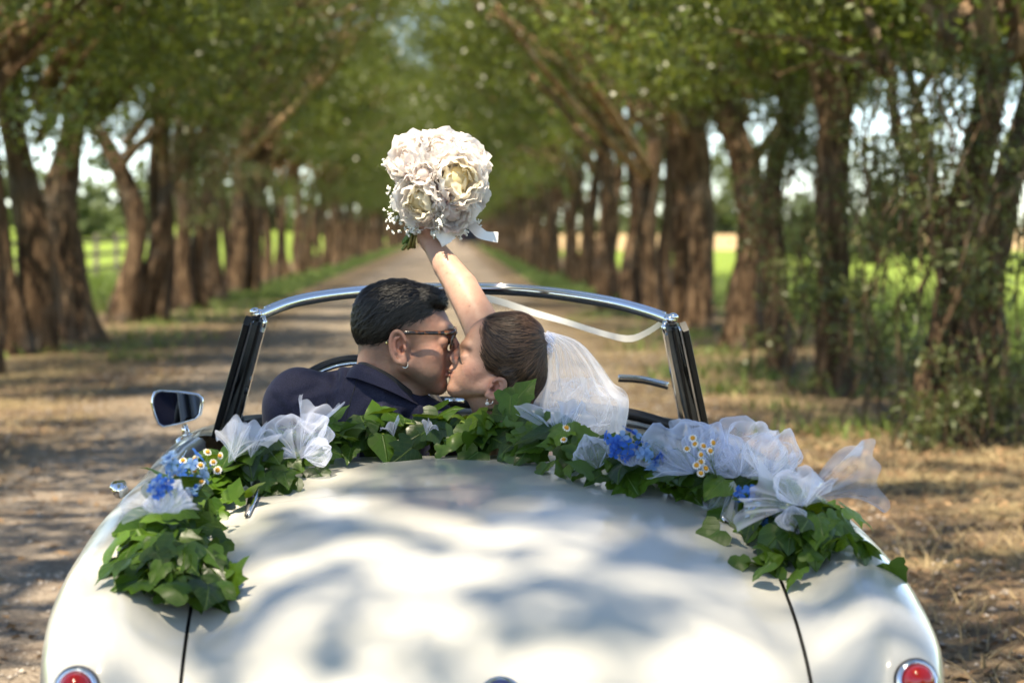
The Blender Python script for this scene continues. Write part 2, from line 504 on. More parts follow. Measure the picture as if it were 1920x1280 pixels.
def _petal(name, a, b, t0):
    t = NT(name)
    f = t.attr('rnd'); c = t.mix(f, a, b)
    c = t.mix(t.math('MULTIPLY', t.objrand(), 0.5), c, t0)
    d = t.bsdf(Base_Color=c, Roughness=0.6, Specular_IOR_Level=0.2)
    tr = t.n('ShaderNodeBsdfTranslucent'); t.l(c, tr.inputs[0])
    m = t.n('ShaderNodeMixShader'); m.inputs[0].default_value = 0.55
    t.l(d.outputs[0], m.inputs[1]); t.l(tr.outputs[0], m.inputs[2]); return t.done(m)
M['petal'] = _petal('peony_petal', (0.88, 0.79, 0.74), (0.93, 0.90, 0.86), (0.91, 0.83, 0.80))
M['petalyellow'] = _petal('peony_heart', (0.90, 0.76, 0.42), (0.92, 0.87, 0.72), (0.91, 0.85, 0.70))
M['petalpink'] = _petal('peony_pink', (0.74, 0.45, 0.44), (0.84, 0.70, 0.69), (0.80, 0.60, 0.60))
M['blue'] = _petal('blue_floret', (0.010, 0.075, 0.48), (0.035, 0.18, 0.66), (0.10, 0.30, 0.70))
M['paleblue'] = _petal('pale_blue_floret', (0.10, 0.30, 0.62), (0.30, 0.50, 0.78), (0.45, 0.60, 0.78))

# ================================================================== SETTING
rng = np.random.default_rng(11)
random.seed(5)

def sheet(name, x0, x1, y0, y1, z, nx, ny, mat, zf=None, ypow=1.0, ragged=0.0):
    ys = y0 + (y1 - y0) * np.linspace(0, 1, ny) ** ypow
    P = np.zeros((ny, nx, 3))
    for i, y in enumerate(ys):
        a = x0 + (ragged * (math.sin(y * 0.9) * .4 + math.sin(y * 2.3 + 1) * .3 + math.sin(y * 0.31 + 2) * .5) if ragged else 0)
        b = x1 + (ragged * (math.sin(y * 0.8 + 3) * .4 + math.sin(y * 2.1 + 2) * .3 + math.sin(y * 0.27) * .5) if ragged else 0)
        P[i, :, 0] = np.linspace(a, b, nx); P[i, :, 1] = y
        P[i, :, 2] = z + (zf(P[i, :, 0], P[i, :, 1]) if zf else 0)
    mb = MB(); mb.grid(P, flip=True)
    o = mb.obj(name, mat)
    return tag(o, kind='structure')

def swell(x, y):
    return 1.1 * smooth01(40, 260, y) * smooth01(-6, -60, x) if True else 0
sheet('ground', -1500, 1500, -60, 3000, 0.0, 60, 60, M['ground'], None, 2.0)
sheet('road', -2.75, 1.55, -40, 330, 0.004, 6, 700, M['road'], None, 1.0, ragged=0.35)
sheet('meadow', -400, -6.6, 10, 900, 0.02, 40, 60, M['meadow'], lambda x, y: 5.0 * smooth01(60, 420, y) * smooth01(-6, -60, x), 1.6)
sheet('meadow', 5.6, 500, 0, 150, 0.02, 20, 40, M['meadow'], None, 1.3)
sheet('stubble_field', 5.6, 900, 150.0, 900, 0.024, 20, 40, M['stubble'], lambda x, y: 1.2 * smooth01(150, 500, y), 1.5)

# ------------------------------------------------------------------ trees
def vnoise(seed):
    r = random.Random(seed); ph = [(r.uniform(0, 6.3), r.uniform(0.5, 2.2), r.choice((2, 3, 4, 5))) for _ in range(5)]
    def f(i, th):
        v = 1.0
        for p, w, n in ph: v += 0.095 * math.sin(n * th + p + i * w * 0.35)
        return v
    return f

def limb(mb, a, b, r0, r1, bend, seed, n=9, sides=8):
    r = random.Random(seed); a = Vector(a); b = Vector(b)
    pts = []; rad = []
    L = (b - a).length
    side = Vector((r.uniform(-1, 1), r.uniform(-1, 1), r.uniform(-.3, .6))).normalized()
    for k in range(n):
        t = k / (n - 1)
        p = a.lerp(b, t) + Vector(bend) * (4 * t * (1 - t)) * L * 0.25
        p += side * (math.sin(t * 5 + seed) * 0.035 * L * min(1, 4 * t)) + Vector((r.gauss(0, 1), r.gauss(0, 1), r.gauss(0, 1))) * 0.010 * L * (0 < k)
        pts.append(p); rad.append(r0 + (r1 - r0) * t ** 0.8)
    mb.tube(pts, rad, sides, True, 1.0, vnoise(seed))
    return pts

def build_trunk(stems, seed, lean=1.0):
    """stems: list of [(x, y, z, r), ...]; returns the mesh and the limb points that carry foliage"""
    r = random.Random(seed); mb = MB(); lb = MB(); carry = []
    for si, st in enumerate(stems):
        st = [tuple(p) for p in st]
        n = max(10, 4 * len(st)); C = spline([Vector(p[:3]) for p in st], n)
        rad = [max(0.01, float(np.interp(k / (n - 1) * (len(st) - 1), range(len(st)), [p[3] for p in st]))) for k in range(n)]
        # flared foot with buttress roots
        base = C[0][2]
        w = vnoise(seed * 7 + si)
        def wob(i, th, w=w, C=C, si=si):
            h = C[i][2] - base; fl = math.exp(-max(h, 0) / 0.28)
            return w(i, th) * (1 + 0.45 * fl * (0.5 + 0.5 * math.sin(4 * th + si)))
        C = C.copy(); C[0][2] = -0.08
        mb.tube([Vector(c) for c in C], rad, 14, True, 1.0, wob)
        top = Vector(C[-1]); rt = rad[-1]
        d = (Vector(C[-1]) - Vector(C[-3])).normalized()
        for k in range(r.choice((3, 4))):
            ang = r.uniform(0, 2 * math.pi) if k else r.uniform(-0.5, 0.5)
            out = Vector((math.cos(ang) * (1.25 if k == 0 else .8) + 0.45 * lean, math.sin(ang), 0))
            reach = r.uniform(1.8, 3.6) if k == 0 else r.uniform(1.2, 2.4)
            end = top + out.normalized() * reach + Vector((0, 0, r.uniform(1.6, 3.2)))
            pts = limb(lb, top - d * 0.12, end, min(.11, rt * r.uniform(.55, .8)), 0.03, (0, 0, 0.35), seed * 31 + si * 9 + k)
            carry += pts[3:]
            for q in range(3):
                s0 = pts[r.randint(3, 6)]; e = s0 + Vector((r.uniform(-1, 1) + .3 * lean, r.uniform(-1, 1), r.uniform(-0.1, 1.1))) * r.uniform(0.8, 1.5)
                p2 = limb(lb, s0, e, 0.035, 0.008, (0, 0, .2), seed * 77 + si * 17 + k * 5 + q, 6, 5)
                carry += p2[2:]
    for k in range(3):
        a = Vector((.1, r.uniform(-.3, .3), r.uniform(2.2, 2.9))); limb(lb, a, Vector((r.uniform(2.2, 3.8) * lean, r.uniform(-1.8, 1.8), r.uniform(4.8, 7.0))), r.uniform(.045, .075), .02, (0, 0, .12), seed * 53 + k)
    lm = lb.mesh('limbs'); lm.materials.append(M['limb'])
    return mb.mesh('trunk'), carry, lm

def leaf_cloud(centers, radii, counts, seed, L=0.085, Wd=0.040, up=0.35):
    g = np.random.default_rng(seed)
    idx = np.repeat(np.arange(len(centers)), counts); n = len(idx)
    c = np.asarray(centers, float)[idx]; rr = np.asarray(radii, float)[idx]
    d = g.normal(size=(n, 3)); d /= np.linalg.norm(d, axis=1)[:, None]
    p = c + d * (rr * g.random(n) ** 0.45)[:, None] * np.array([1.15, 1.15, 0.75])
    nrm = g.normal(size=(n, 3)); nrm[:, 2] += up * 2; nrm /= np.linalg.norm(nrm, axis=1)[:, None]
    t = np.cross(nrm, g.normal(size=(n, 3))); t /= np.linalg.norm(t, axis=1)[:, None] + 1e-9
    b = np.cross(nrm, t)
    l = (L * g.uniform(0.7, 1.3, n))[:, None]; w = (Wd * g.uniform(0.7, 1.3, n))[:, None]
    V = np.stack([p - t * l * .5, p + b * w * .5 - t * l * .05 + nrm * w * .12, p + t * l * .5 - nrm * l * .08, p - b * w * .5 - t * l * .05 + nrm * w * .12], 1).reshape(-1, 3)
    F = np.arange(4 * n, dtype=np.int32).reshape(n, 4)
    tone = np.clip(g.random(len(centers))[idx] * .55 + g.random(n) * .55, 0, 1)
    return V, F, np.repeat(tone, 4)

def crown_mesh(carry, seed, nclump, per, spread=0.6, zmin=2.5, L=0.085, Wd=0.042):
    r = random.Random(seed); cs = []; rs = []; ct = []
    for k in range(nclump):
        p = r.choice(carry) + Vector((r.gauss(0, spread), r.gauss(0, spread), r.gauss(0.25, spread * .8)))
        if p.z < zmin: p.z = zmin + r.random() * 0.8
        cs.append(tuple(p)); rs.append(r.uniform(0.32, 0.66)); ct.append(int(per * r.uniform(.6, 1.4)))
    V, F, a = leaf_cloud(cs, rs, ct, seed, L, Wd)
    me = mesh_np('crown', V, F, False, a); me.materials.append(M['leaf'])
    return me

def generic_stems(seed):
    r = random.Random(seed); out = []
    n = r.choice((2, 2, 3))
    for k in range(n):
        a = 2 * math.pi * k / n + r.uniform(-.4, .4); d = 0.22
        x, y = d * math.cos(a), d * math.sin(a)
        st = []; h = r.uniform(2.3, 3.1)
        dx, dy = r.uniform(-.22, .3), r.uniform(-.22, .22)
        for j in range(5):
            t = j / 4
            st.append((x * (1 + 0.6 * t) + dx * t * h * .5 + .07 * math.sin(6 * t + seed), y * (1 + .6 * t) + dy * t * h * .5 + .07 * math.sin(5 * t + seed * 2 + k), t * h,
                       (0.128 if n < 3 else .108) * (1 - 0.42 * t) * r.uniform(.85, 1.15)))
        out.append(st)
    return out

VAR = []
for s in range(5):
    me, carry, lme = build_trunk(generic_stems(100 + s), 200 + s)
    me.materials.append(M['bark'])
    low = [Vector((random.uniform(-.6, 1.6), random.uniform(-1.2, 1.2), random.uniform(2.1, 3.2))) for _ in range(14)]
    over = [Vector((random.uniform(1.2, 4.4), random.uniform(-2.2, 2.2), random.uniform(3.9, 6.6))) for _ in range(24)]
    cm = crown_mesh(carry + low + over, 300 + s, 130, 150, zmin=2.05, L=.09, Wd=.046)
    VAR.append((me, cm, lme))

def place_tree(x, y, side, var, label, group, rz=0.0, sc=1.0, trunk=None, crown=True, at_origin=False):
    root = empty('tree', (x, y, 0))
    root.rotation_euler = (0, 0, (0 if side < 0 else math.pi) + rz)
    root.scale = (sc, sc, sc)
    if trunk is None:
        t = obj('trunk', VAR[var][0], None, root)
    else:
        t = obj('trunk', trunk, M['bark'], root)
    tag(obj('limbs', VAR[var][2], None, root), kind='stuff') if trunk is None else None
    if crown:
        obj('crown', VAR[var][1], None, root)
    return tag(root, label, 'tree', group)

XL, XR = -4.5, 3.12
ORD = ['first', 'second', 'third', 'fourth', 'fifth', 'sixth', 'seventh', 'eighth', 'ninth', 'tenth', 'eleventh', 'twelfth']

# trees whose trunks can be told apart, traced from where they stand: (pixel x, pixel y, half width in px)
def traced(Y, stems, base_x):
    """stems in photograph pixels at distance Y -> local metres about (base_x, Y)"""
    out = []
    for st in stems:
        dy = st[0]; row = []
        for px, py, w in st[1]:
            p = W(px, py, Y + dy); row.append((p.x - base_x, dy, max(p.z, 0.0), .80 * w / FPX * Y))
        out.append(row)
    return out

CUSTOM_L = [
    (26.0, [(0, [(55, 662, 52), (66, 540, 44), (62, 430, 40), (40, 320, 34), (18, 200, 32), (5, 60, 30)]),
            (-.5, [(20, 668, 34), (12, 560, 30), (-10, 400, 28), (-40, 200, 28)])],
     'thick leaning trunk at the left edge, nearest in the left row'),
    (28.3, [(0, [(165, 640, 36), (140, 560, 40), (118, 450, 40), (116, 360, 36), (130, 270, 28), (150, 150, 26), (175, 20, 24)]),
            (.4, [(125, 640, 26), (105, 500, 24), (100, 380, 22), (140, 250, 20), (190, 120, 18)])],
     'fat grey fluted trunk beside the leaning one at left'),
    (34.0, [(0, [(225, 606, 30), (245, 520, 28), (258, 430, 24), (238, 350, 22), (205, 280, 20), (165, 210, 18)]),
            (.5, [(285, 600, 36), (300, 500, 32), (300, 400, 28), (298, 300, 26), (312, 190, 22), (335, 70, 20)]),
            (.2, [(255, 606, 24), (270, 540, 24), (300, 460, 20), (315, 340, 16)])],
     'split tree in the left row, two stems opening like a V over the meadow'),
    (39.5, [(0, [(345, 580, 20), (340, 500, 18), (345, 400, 16), (330, 300, 16), (345, 200, 14)]),
            (.4, [(372, 575, 18), (368, 480, 17), (385, 380, 15), (395, 280, 14)])],
     'slim twin stems just right of the split tree in the left row'),
    (44.5, [(0, [(405, 562, 22), (400, 480, 20), (395, 380, 19), (410, 270, 16), (450, 170, 13), (520, 80, 11)]),
            (.3, [(370, 560, 14), (375, 470, 13), (365, 380, 12), (350, 280, 12)])],
     'tree in the left row with a long limb rising right over the road'),
    (49.0, [(0, [(440, 552, 20), (450, 470, 20), (452, 380, 19), (450, 290, 17), (480, 200, 12), (560, 60, 9)]),
            (.3, [(470, 552, 17), (478, 470, 16), (480, 360, 15), (500, 270, 13)])],
     'broad fluted double trunk in the left row above the windscreen corner'),
]
CUSTOM_R = [
    (15.2, [(0, [(1765, 815, 62), (1775, 720, 50), (1780, 600, 44), (1800, 480, 42), (1815, 380, 40), (1840, 250, 38), (1870, 100, 36)]),
            (.35, [(1850, 830, 52), (1848, 720, 44), (1850, 600, 44), (1858, 480, 42), (1880, 360, 36), (1915, 250, 30), (1950, 120, 26)]),
            (-.15, [(1738, 812, 28), (1740, 720, 26), (1755, 640, 22), (1790, 540, 20)])],
     'huge hollow leaf-covered trunk, nearest in the right row'),
    (19.2, [(0, [(1565, 748, 46), (1563, 660, 36), (1560, 540, 32), (1558, 400, 30), (1556, 280, 30), (1552, 170, 34), (1535, 60, 30)]),
            (.05, [(1565, 300, 20), (1575, 210, 24), (1610, 140, 24), (1680, 70, 22), (1780, 30, 20)])],
     'straight trunk with shaggy shoots and a limb arching right'),
    (21.8, [(0, [(1468, 706, 34), (1456, 600, 27), (1450, 480, 26), (1448, 380, 24), (1458, 290, 24), (1485, 210, 26), (1500, 150, 26), (1470, 50, 24)])],
     'slender S-curved trunk left of the straight shaggy one'),
    (26.4, [(0, [(1385, 660, 36), (1395, 560, 30), (1408, 450, 29), (1402, 350, 29), (1380, 260, 28), (1355, 170, 28), (1360, 60, 24)]),
            (.6, [(1420, 640, 24), (1422, 500, 22), (1420, 380, 20), (1410, 280, 18)])],
     'knobbly bent trunk with a swollen knee in the right row'),
    (30.5, [(0, [(1310, 628, 34), (1318, 540, 27), (1312, 420, 28), (1300, 300, 32), (1290, 200, 36), (1275, 80, 34)]),
            (.5, [(1270, 620, 24), (1278, 500, 22), (1280, 380, 20), (1265, 250, 18)])],
     'dark thick trunk above the right corner of the windscreen'),
    (35.0, [(0, [(1225, 596, 22), (1218, 500, 20), (1215, 400, 19), (1228, 300, 18), (1240, 200, 16)]),
            (.4, [(1255, 596, 20), (1245, 500, 18), (1255, 380, 17), (1262, 280, 16)])],
     'pair of upright trunks behind the windscreen top at right'),
]
tree_meshes = []
rq = random.Random(55)
k = 0
for (Y, stems, lab), (x, side) in [(c, (XL, -1)) for c in CUSTOM_L] + [(c, (XR, 1)) for c in CUSTOM_R]:
    bx = W(stems[0][1][0][0], 640, Y).x
    loc = traced(Y, stems, bx)
    me, carry, lme = build_trunk(loc, 900 + k, 1.0 if side < 0 else -1.0)
    root = empty('tree', (bx, Y, 0))
    obj('trunk', me, M['bark'], root)
    tag(obj('limbs', lme, None, root), kind='stuff')
    fill = [W(rq.uniform(-40, 470) if side < 0 else rq.uniform(1330, 1925), rq.uniform(-40, 170 if side < 0 else 215), Y + rq.uniform(-1.5, 1.5)) - Vector((bx, Y, 0)) for _ in range(26)]
    fill = [q for q in fill if abs(q.x) < 3.2]
    cm = crown_mesh(carry + fill * 3, 950 + k, 180, 130, zmin=2.75 if Y > 20 else 2.7)
    obj('crown', cm, None, root)
    tag(root, lab, 'tree', 'trees of the left row' if side < 0 else 'trees of the right row')
    tree_meshes.append(root)
    k += 1

# the hidden near part of both rows, whose crowns shade the car, and the far runs
r = random.Random(77)
for side, x, y0, step in ((-1, XL, -9.0, 4.4), (1, XR, -9.5, 4.3)):
    y = y0; lim = 23.0 if side < 0 else 12.0
    while y < lim:
        if -10 < y < 12.5: y += step; continue
        place_tree(x + r.uniform(-.25, .25), y, side, r.randrange(5),
                   'tree of the %s row beside or behind the camera, out of the frame' % ('left' if side < 0 else 'right'),
                   'trees shading the car from outside the frame', r.uniform(-.35, .35), r.uniform(.95, 1.15))
        y += step + r.uniform(-.4, .4)
    y = 53.0 if side < 0 else 39.5; n = 0
    while y < 300:
        nm = 'left' if side < 0 else 'right'
        n += 1
        if n <= 5:
            lab = '%s trunk of the %s row counted beyond the %s' % (ORD[n - 1], nm, 'broad double trunk' if side < 0 else 'upright pair above the windscreen')
        else:
            lab = 'tree in the far run of the %s row, trunks merging into a wall' % nm
        place_tree(x + r.uniform(-.3, .3), y, side, r.randrange(5), lab, 'trees of the %s row' % nm, r.uniform(-.5, .5), r.uniform(.9, 1.15))
        y += r.uniform(4.6, 6.2) * (1 if y < 120 else 1.4)

# long pale bare limbs arching in over the road from trees that can be told apart
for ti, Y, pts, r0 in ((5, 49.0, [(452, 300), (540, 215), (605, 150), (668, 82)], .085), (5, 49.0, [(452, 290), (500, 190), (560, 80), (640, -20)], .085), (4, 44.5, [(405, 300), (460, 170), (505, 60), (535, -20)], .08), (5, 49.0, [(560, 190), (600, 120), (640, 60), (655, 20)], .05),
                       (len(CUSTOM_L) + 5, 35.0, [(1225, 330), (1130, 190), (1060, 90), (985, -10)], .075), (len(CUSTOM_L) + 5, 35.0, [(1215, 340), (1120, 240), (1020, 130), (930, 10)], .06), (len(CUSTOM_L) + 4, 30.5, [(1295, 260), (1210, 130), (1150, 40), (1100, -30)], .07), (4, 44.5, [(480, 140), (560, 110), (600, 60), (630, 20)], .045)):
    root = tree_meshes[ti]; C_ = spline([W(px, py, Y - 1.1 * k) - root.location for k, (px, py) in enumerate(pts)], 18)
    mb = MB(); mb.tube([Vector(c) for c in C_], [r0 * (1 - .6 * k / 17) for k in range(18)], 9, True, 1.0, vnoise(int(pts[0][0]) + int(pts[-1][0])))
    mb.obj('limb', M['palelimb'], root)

# leafy shoots sprouting round the near right-hand trunks (parts of those trees)
def shoots(root, spots, seed, L=0.055, Wd=0.022, rad=.22, cnt=90, twigs=True):
    rr = random.Random(seed); cs = []; rs = []; ct = []
    mb = MB(); o = root.location
    for px, py, Y in spots:
        c = W(px, py, Y) - o
        for q in range(2):
            p = c + Vector((rr.gauss(0, .12), rr.gauss(0, .15), rr.gauss(0, .12)))
            cs.append(tuple(p)); rs.append(rr.uniform(.6, 1.3) * rad); ct.append(int(cnt * rr.uniform(.5, 1.3)))
            mb.tube([p + Vector((rr.uniform(-.2, .2), rr.uniform(-.1, .1), -.45)), p + Vector((rr.uniform(-.06, .06), 0, -.1)), p + Vector((rr.uniform(-.1, .1), 0, .3))], [.008, .006, .003], 4, False)
    V, F, a = leaf_cloud(cs, rs, ct, seed, L, Wd, 0.15)
    me = mesh_np('shoots', V, F, False, a)
    tag(obj('shoots', me, M['shoot'], root), kind='stuff')
    tag(mb.obj('twigs', M['bark'], root), kind='stuff')
rr = random.Random(8)
R1, R2 = tree_meshes[len(CUSTOM_L)], tree_meshes[len(CUSTOM_L) + 1]
sp = [(rr.uniform(1690, 1920), rr.uniform(120, 420), 15 + rr.uniform(-.7, .2)) for _ in range(26)]
sp += [(rr.uniform(1600, 1790), rr.uniform(180, 560), 15.6 + rr.uniform(-.5, .8)) for _ in range(26)]
sp += [(rr.uniform(1780, 1915), rr.uniform(420, 800), 14.7 + rr.uniform(-.3, .2)) for _ in range(20)]
sp += [(rr.uniform(1600, 1750), rr.uniform(560, 720), 16.2 + rr.uniform(-.5, .8)) for _ in range(10)]
sp += [(rr.uniform(1700, 1880), rr.uniform(740, 830), 14.5 + rr.uniform(-.3, .3)) for _ in range(9)]
shoots(R1, sp, 41, rad=.17, cnt=60)
sp = [(1560 + rr.gauss(0, 45), rr.uniform(430, 740), 18.9 + rr.uniform(-.3, .3)) for _ in range(26)]
sp += [(1640 + rr.gauss(0, 40), rr.uniform(200, 420), 19.2 + rr.uniform(-.4, .6)) for _ in range(12)]
shoots(R2, sp, 42, rad=.18, cnt=50)
for ti, spx in ((len(CUSTOM_L) + 2, (1430, 1545, 130, 420)), (len(CUSTOM_L) + 2, (1440, 1540, 160, 330)), (len(CUSTOM_L) + 3, (1330, 1470, 120, 260)), (1, (60, 210, 120, 210)), (2, (150, 300, 130, 240)), (0, (0, 110, 120, 260)), (2, (330, 430, 250, 330)), (3, (330, 440, 250, 420)), (5, (430, 520, 300, 380))):
    root = tree_meshes[ti]
    Yt = root.location.y
    shoots(root, [(rr.uniform(spx[0], spx[1]), rr.uniform(spx[2], spx[3]), Yt + rr.uniform(-.6, .6)) for _ in range(11)], 60 + ti + int(spx[2]), .07, .03, .28, 60)

# ------------------------------------------------------------------ fence in the left meadow
fence = empty('fence', (-8.6, 52, 0))
tag(fence, 'grey wooden post and rail fence along the left meadow behind the trunks', 'fence')
pm = MB().box((0, 0, .6), (.11, .11, 1.2)).mesh('fence_post', False)
rm = MB().box((0, 0, 0), (.035, 3.5, .09)).mesh('fence_rail', False)
for k in range(14):
    y = -14 + 3.5 * k
    obj('fence_post', pm, M['wood'], fence, (0, y, 0))
    if k < 13:
        for z in (.38, .72, 1.05): obj('fence_rail', rm, M['wood'], fence, (.07, y + 1.75, z))

# ------------------------------------------------------------------ far woods and shrubs beyond the fields
def far_wood(name, x0, x1, y, zbase, h, n, seed, label):
    g = random.Random(seed)
    cs = [(g.uniform(x0, x1), y + g.uniform(-8, 8), zbase + g.random() ** 1.5 * h * (.6 + .4 * math.sin(g.random() * 9))) for _ in range(n)]
    V, F, a = leaf_cloud(cs, [g.uniform(1.2, 2.6) for _ in cs], [90] * n, seed, 0.8, 0.55)
    o = obj(name, mesh_np(name, V, F, False, a), M['farleaf'])
    tag(o, label, 'trees', kind='stuff')
far_wood('far_wood', -130, -18, 200, 1.5, 6.5, 200, 3, 'blurred green wood on the skyline beyond the left meadow')
far_wood('end_wood', -40, 40, 330, 0.5, 15, 320, 6, 'dark mass of foliage closing the far end of the avenue')
far_wood('far_wood', 8, 140, 420, 1.0, 10, 220, 4, 'blurred green wood on the skyline beyond the right field')
for k, (px, Y, h, lab) in enumerate([(1690, 120, 4.2, 'dark conical bush far off in the right field'), (1500, 100, 2.6, 'low bush at the near edge of the right field'), (1640, 90, 2.3, 'rounded bush between the shaggy trunk and the hollow trunk')]):
    p = W(px, 430, Y); root = empty('field_bush', (p.x, Y, 0)); g = random.Random(k)
    cs = [(g.gauss(0, .9), g.gauss(0, .9), .3 + g.random() * h * .8) for _ in range(40)]
    V, F, a = leaf_cloud(cs, [.6] * 40, [50] * 40, k, .25, .16)
    obj('crown', mesh_np('crown', V, F, False, a), M['farleaf'], root)
    mb = MB(); mb.tube([(0, 0, 0), (.05, 0, h * .5)], [.12, .05], 6); mb.obj('trunk', M['bark'], root)
    tag(root, lab, 'bush')

# ------------------------------------------------------------------ ground cover
def blades(name, pts, hmin, hmax, w, seed, mat, label, cat, lean=.5):
    g = np.random.default_rng(seed); n = len(pts); p = np.asarray(pts, float)
    a = g.random(n) * 6.283; h = g.uniform(hmin, hmax, n); l = g.normal(0, lean, (n, 2)) * h[:, None]
    dx = np.stack([np.cos(a), np.sin(a), np.zeros(n)], 1) * (w * g.uniform(.6, 1.4, n))[:, None]
    top = p + np.concatenate([l, h[:, None]], 1)
    mid = p * .5 + top * .5 - np.concatenate([l * .2, np.zeros((n, 1))], 1)
    V = np.stack([p - dx, p + dx, mid + dx * .7, mid - dx * .7, top], 1).reshape(-1, 3)
    b = np.arange(n) * 5
    Q = np.stack([b, b + 1, b + 2, b + 3], 1).astype(np.int32); T = np.stack([b + 3, b + 2, b + 4], 1).astype(np.int32)
    o = obj(name, mesh_np(name, V, [Q, T], False, np.repeat(g.random(n), 5)), mat)
    return tag(o, label, cat, kind='stuff')
g = np.random.default_rng(4)
def scatter(n, x0, x1, y0, y1, ypow=1.0, clump=0.0, nc=200):
    y = y0 + (y1 - y0) * g.random(n) ** ypow; x = g.uniform(x0, x1, n)
    if clump:
        cy_ = y0 + (y1 - y0) * g.random(nc) ** ypow; cx_ = g.uniform(x0, x1, nc); i = g.integers(0, nc, n)
        x = cx_[i] + g.normal(0, clump, n); y = cy_[i] + g.normal(0, clump, n)
    return np.stack([x, y, np.zeros(n)], 1)
pts = np.concatenate([scatter(14000, 2.0, 3.3, 45, 170, 1.3), scatter(14000, -4.4, -3.2, 45, 170, 1.3), scatter(1200, -4.2, -3.0, 24, 48, 1, .22, 50), scatter(1500, 1.9, 3.4, 14, 40, 1, .15, 50)])
blades('grass', pts, .05, .16, .010, 1, M['grass'], 'bright green grass on the verges along both sides of the road', 'grass')
pts = np.concatenate([scatter(9000, 1.5, 4.6, 6.5, 30, 1.4, .3, 300), scatter(3500, -5.2, -2.8, 14, 34, 1.2, .3, 150)])
blades('dry_grass', pts, .02, .09, .004, 2, M['straw'], 'pale dry straw scattered over the earth under the trees', 'straw', 1.2)
# unmown grass just outside the rows
pts = np.concatenate([scatter(9000, 4.3, 9, 14, 60, 1.3, .4, 300), scatter(9000, -9, -5.6, 24, 70, 1.2, .4, 300)])
blades('tall_grass', pts, .12, .45, .014, 3, M['grass'], 'lush tall grass in the sun just outside the tree rows', 'grass')
# fallen leaves
n = 9000
P = np.concatenate([scatter(6000, -5.0, 5.0, 6.5, 34, 1.3), scatter(3000, 1.2, 4.2, 6.5, 16, 1.1)]); P[:, 2] = .012
V, F, a = leaf_cloud(P, np.full(n, .001), np.ones(n, int), 9, .05, .03, 2.5)
tag(obj('fallen_leaves', mesh_np('fallen_leaves', V, F, False, a), M['litter']), 'brown fallen leaves strewn over the road and earth', 'leaves', kind='stuff')
# pebbles
g2 = np.random.default_rng(6); mbv = []; mbf = []
octv = np.array([(1, 0, 0), (0, 1, 0), (-1, 0, 0), (0, -1, 0), (0, 0, 1), (0, 0, -1)], float)
octf = np.array([(0, 1, 4), (1, 2, 4), (2, 3, 4), (3, 0, 4), (1, 0, 5), (2, 1, 5), (3, 2, 5), (0, 3, 5)])
P = scatter(7000, -3.2, 2.2, 5.5, 26, 1.5); Vs = []; Fs = []
for i, p in enumerate(P):
    s = g2.uniform(.005, .016); Vs.append(octv * g2.uniform(.6, 1.2, (6, 1)) * s * np.array([1, 1, .7]) + p + (0, 0, .004 + s * .25)); Fs.append(octf + 6 * i)
tag(obj('pebbles', mesh_np('pebbles', np.concatenate(Vs), np.concatenate(Fs).astype(np.int32), False), M['pebble']), 'loose grey pebbles on the gravel road', 'pebbles', kind='stuff')

# ================================================================== CONVERTIBLE
CAR_X, CAR_Y, CAR_A = 0.077, 3.75, R_(1.4)
CA, SA = math.cos(CAR_A), math.sin(CAR_A)
car = empty('convertible_car', (CAR_X, CAR_Y, 0))
car.rotation_euler = (0, 0, CAR_A)
tag(car, 'ivory open vintage convertible dressed with a garland, seen from behind', 'car')
CARM = Matrix.Translation((CAR_X, CAR_Y, 0)) @ Matrix.Rotation(CAR_A, 4, 'Z')
CARI = CARM.inverted()
def cw(x, u, z): return CARM @ Vector((x, u, z))          # car -> world
def cl(p): return CARI @ Vector(p)                         # world -> car
def CP(px, py, Y): return cl(W(px, py, Y))

ZB = [(-.04, .30), (-.03, .44), (0.0, .535), (.05, .605), (.1, .650), (.2, .708), (.35, .762), (.55, .808), (.75, .835), (1.0, .855), (1.2, .862)]
ZW = [(-.04, .34), (-.03, .50), (0.0, .610), (.05, .665), (.1, .692), (.2, .718), (.35, .742), (.6, .775), (.9, .798), (1.2, .808), (1.6, .812), (2.0, .826), (2.3, .825), (2.8, .80), (3.3, .75), (3.7, .68), (3.95, .56), (4.02, .36)]
HW = [(-.04, .56), (-.03, .62), (0.0, .672), (.05, .708), (.1, .724), (.3, .750), (.8, .758), (1.5, .752), (2.1, .745), (3.0, .745), (3.6, .71), (3.9, .62), (4.02, .50)]
ZH = [(2.05, .838), (2.2, .832), (2.6, .80), (3.1, .735), (3.6, .64), (3.9, .52), (4.02, .34)]
LIDX = 0.506
def zwing(x, u):
    b = np.clip((np.abs(x) - .60) / (interp(HW, u) - .60), 0, 1)
    return interp(ZW, u) - 0.11 * (1 - np.sqrt(np.clip(1 - b * b, 0, 1)))
def zsurf(x, u):
    """height of the tail, deck and rear wings"""
    x = np.asarray(x, float); u = np.asarray(u, float)
    ax = np.abs(x)
    edge = 0.055 * (1 - smooth01(.4, 1.1, u)) + 0.018
    zl = interp(ZB, u) - edge * (ax / .51) ** 2.4
    w = smooth01(.47, .63, ax)
    return zl * (1 - w) + zwing(x, u) * w
def zfront(x, u):
    ax = np.abs(x); zl = interp(ZH, u) - .02 * (ax / .5) ** 2; w = smooth01(.45, .64, ax)
    return zl * (1 - w) + zwing(x, u) * w

US = np.concatenate([np.linspace(-.04, .1, 12), np.linspace(.13, .75, 18)])
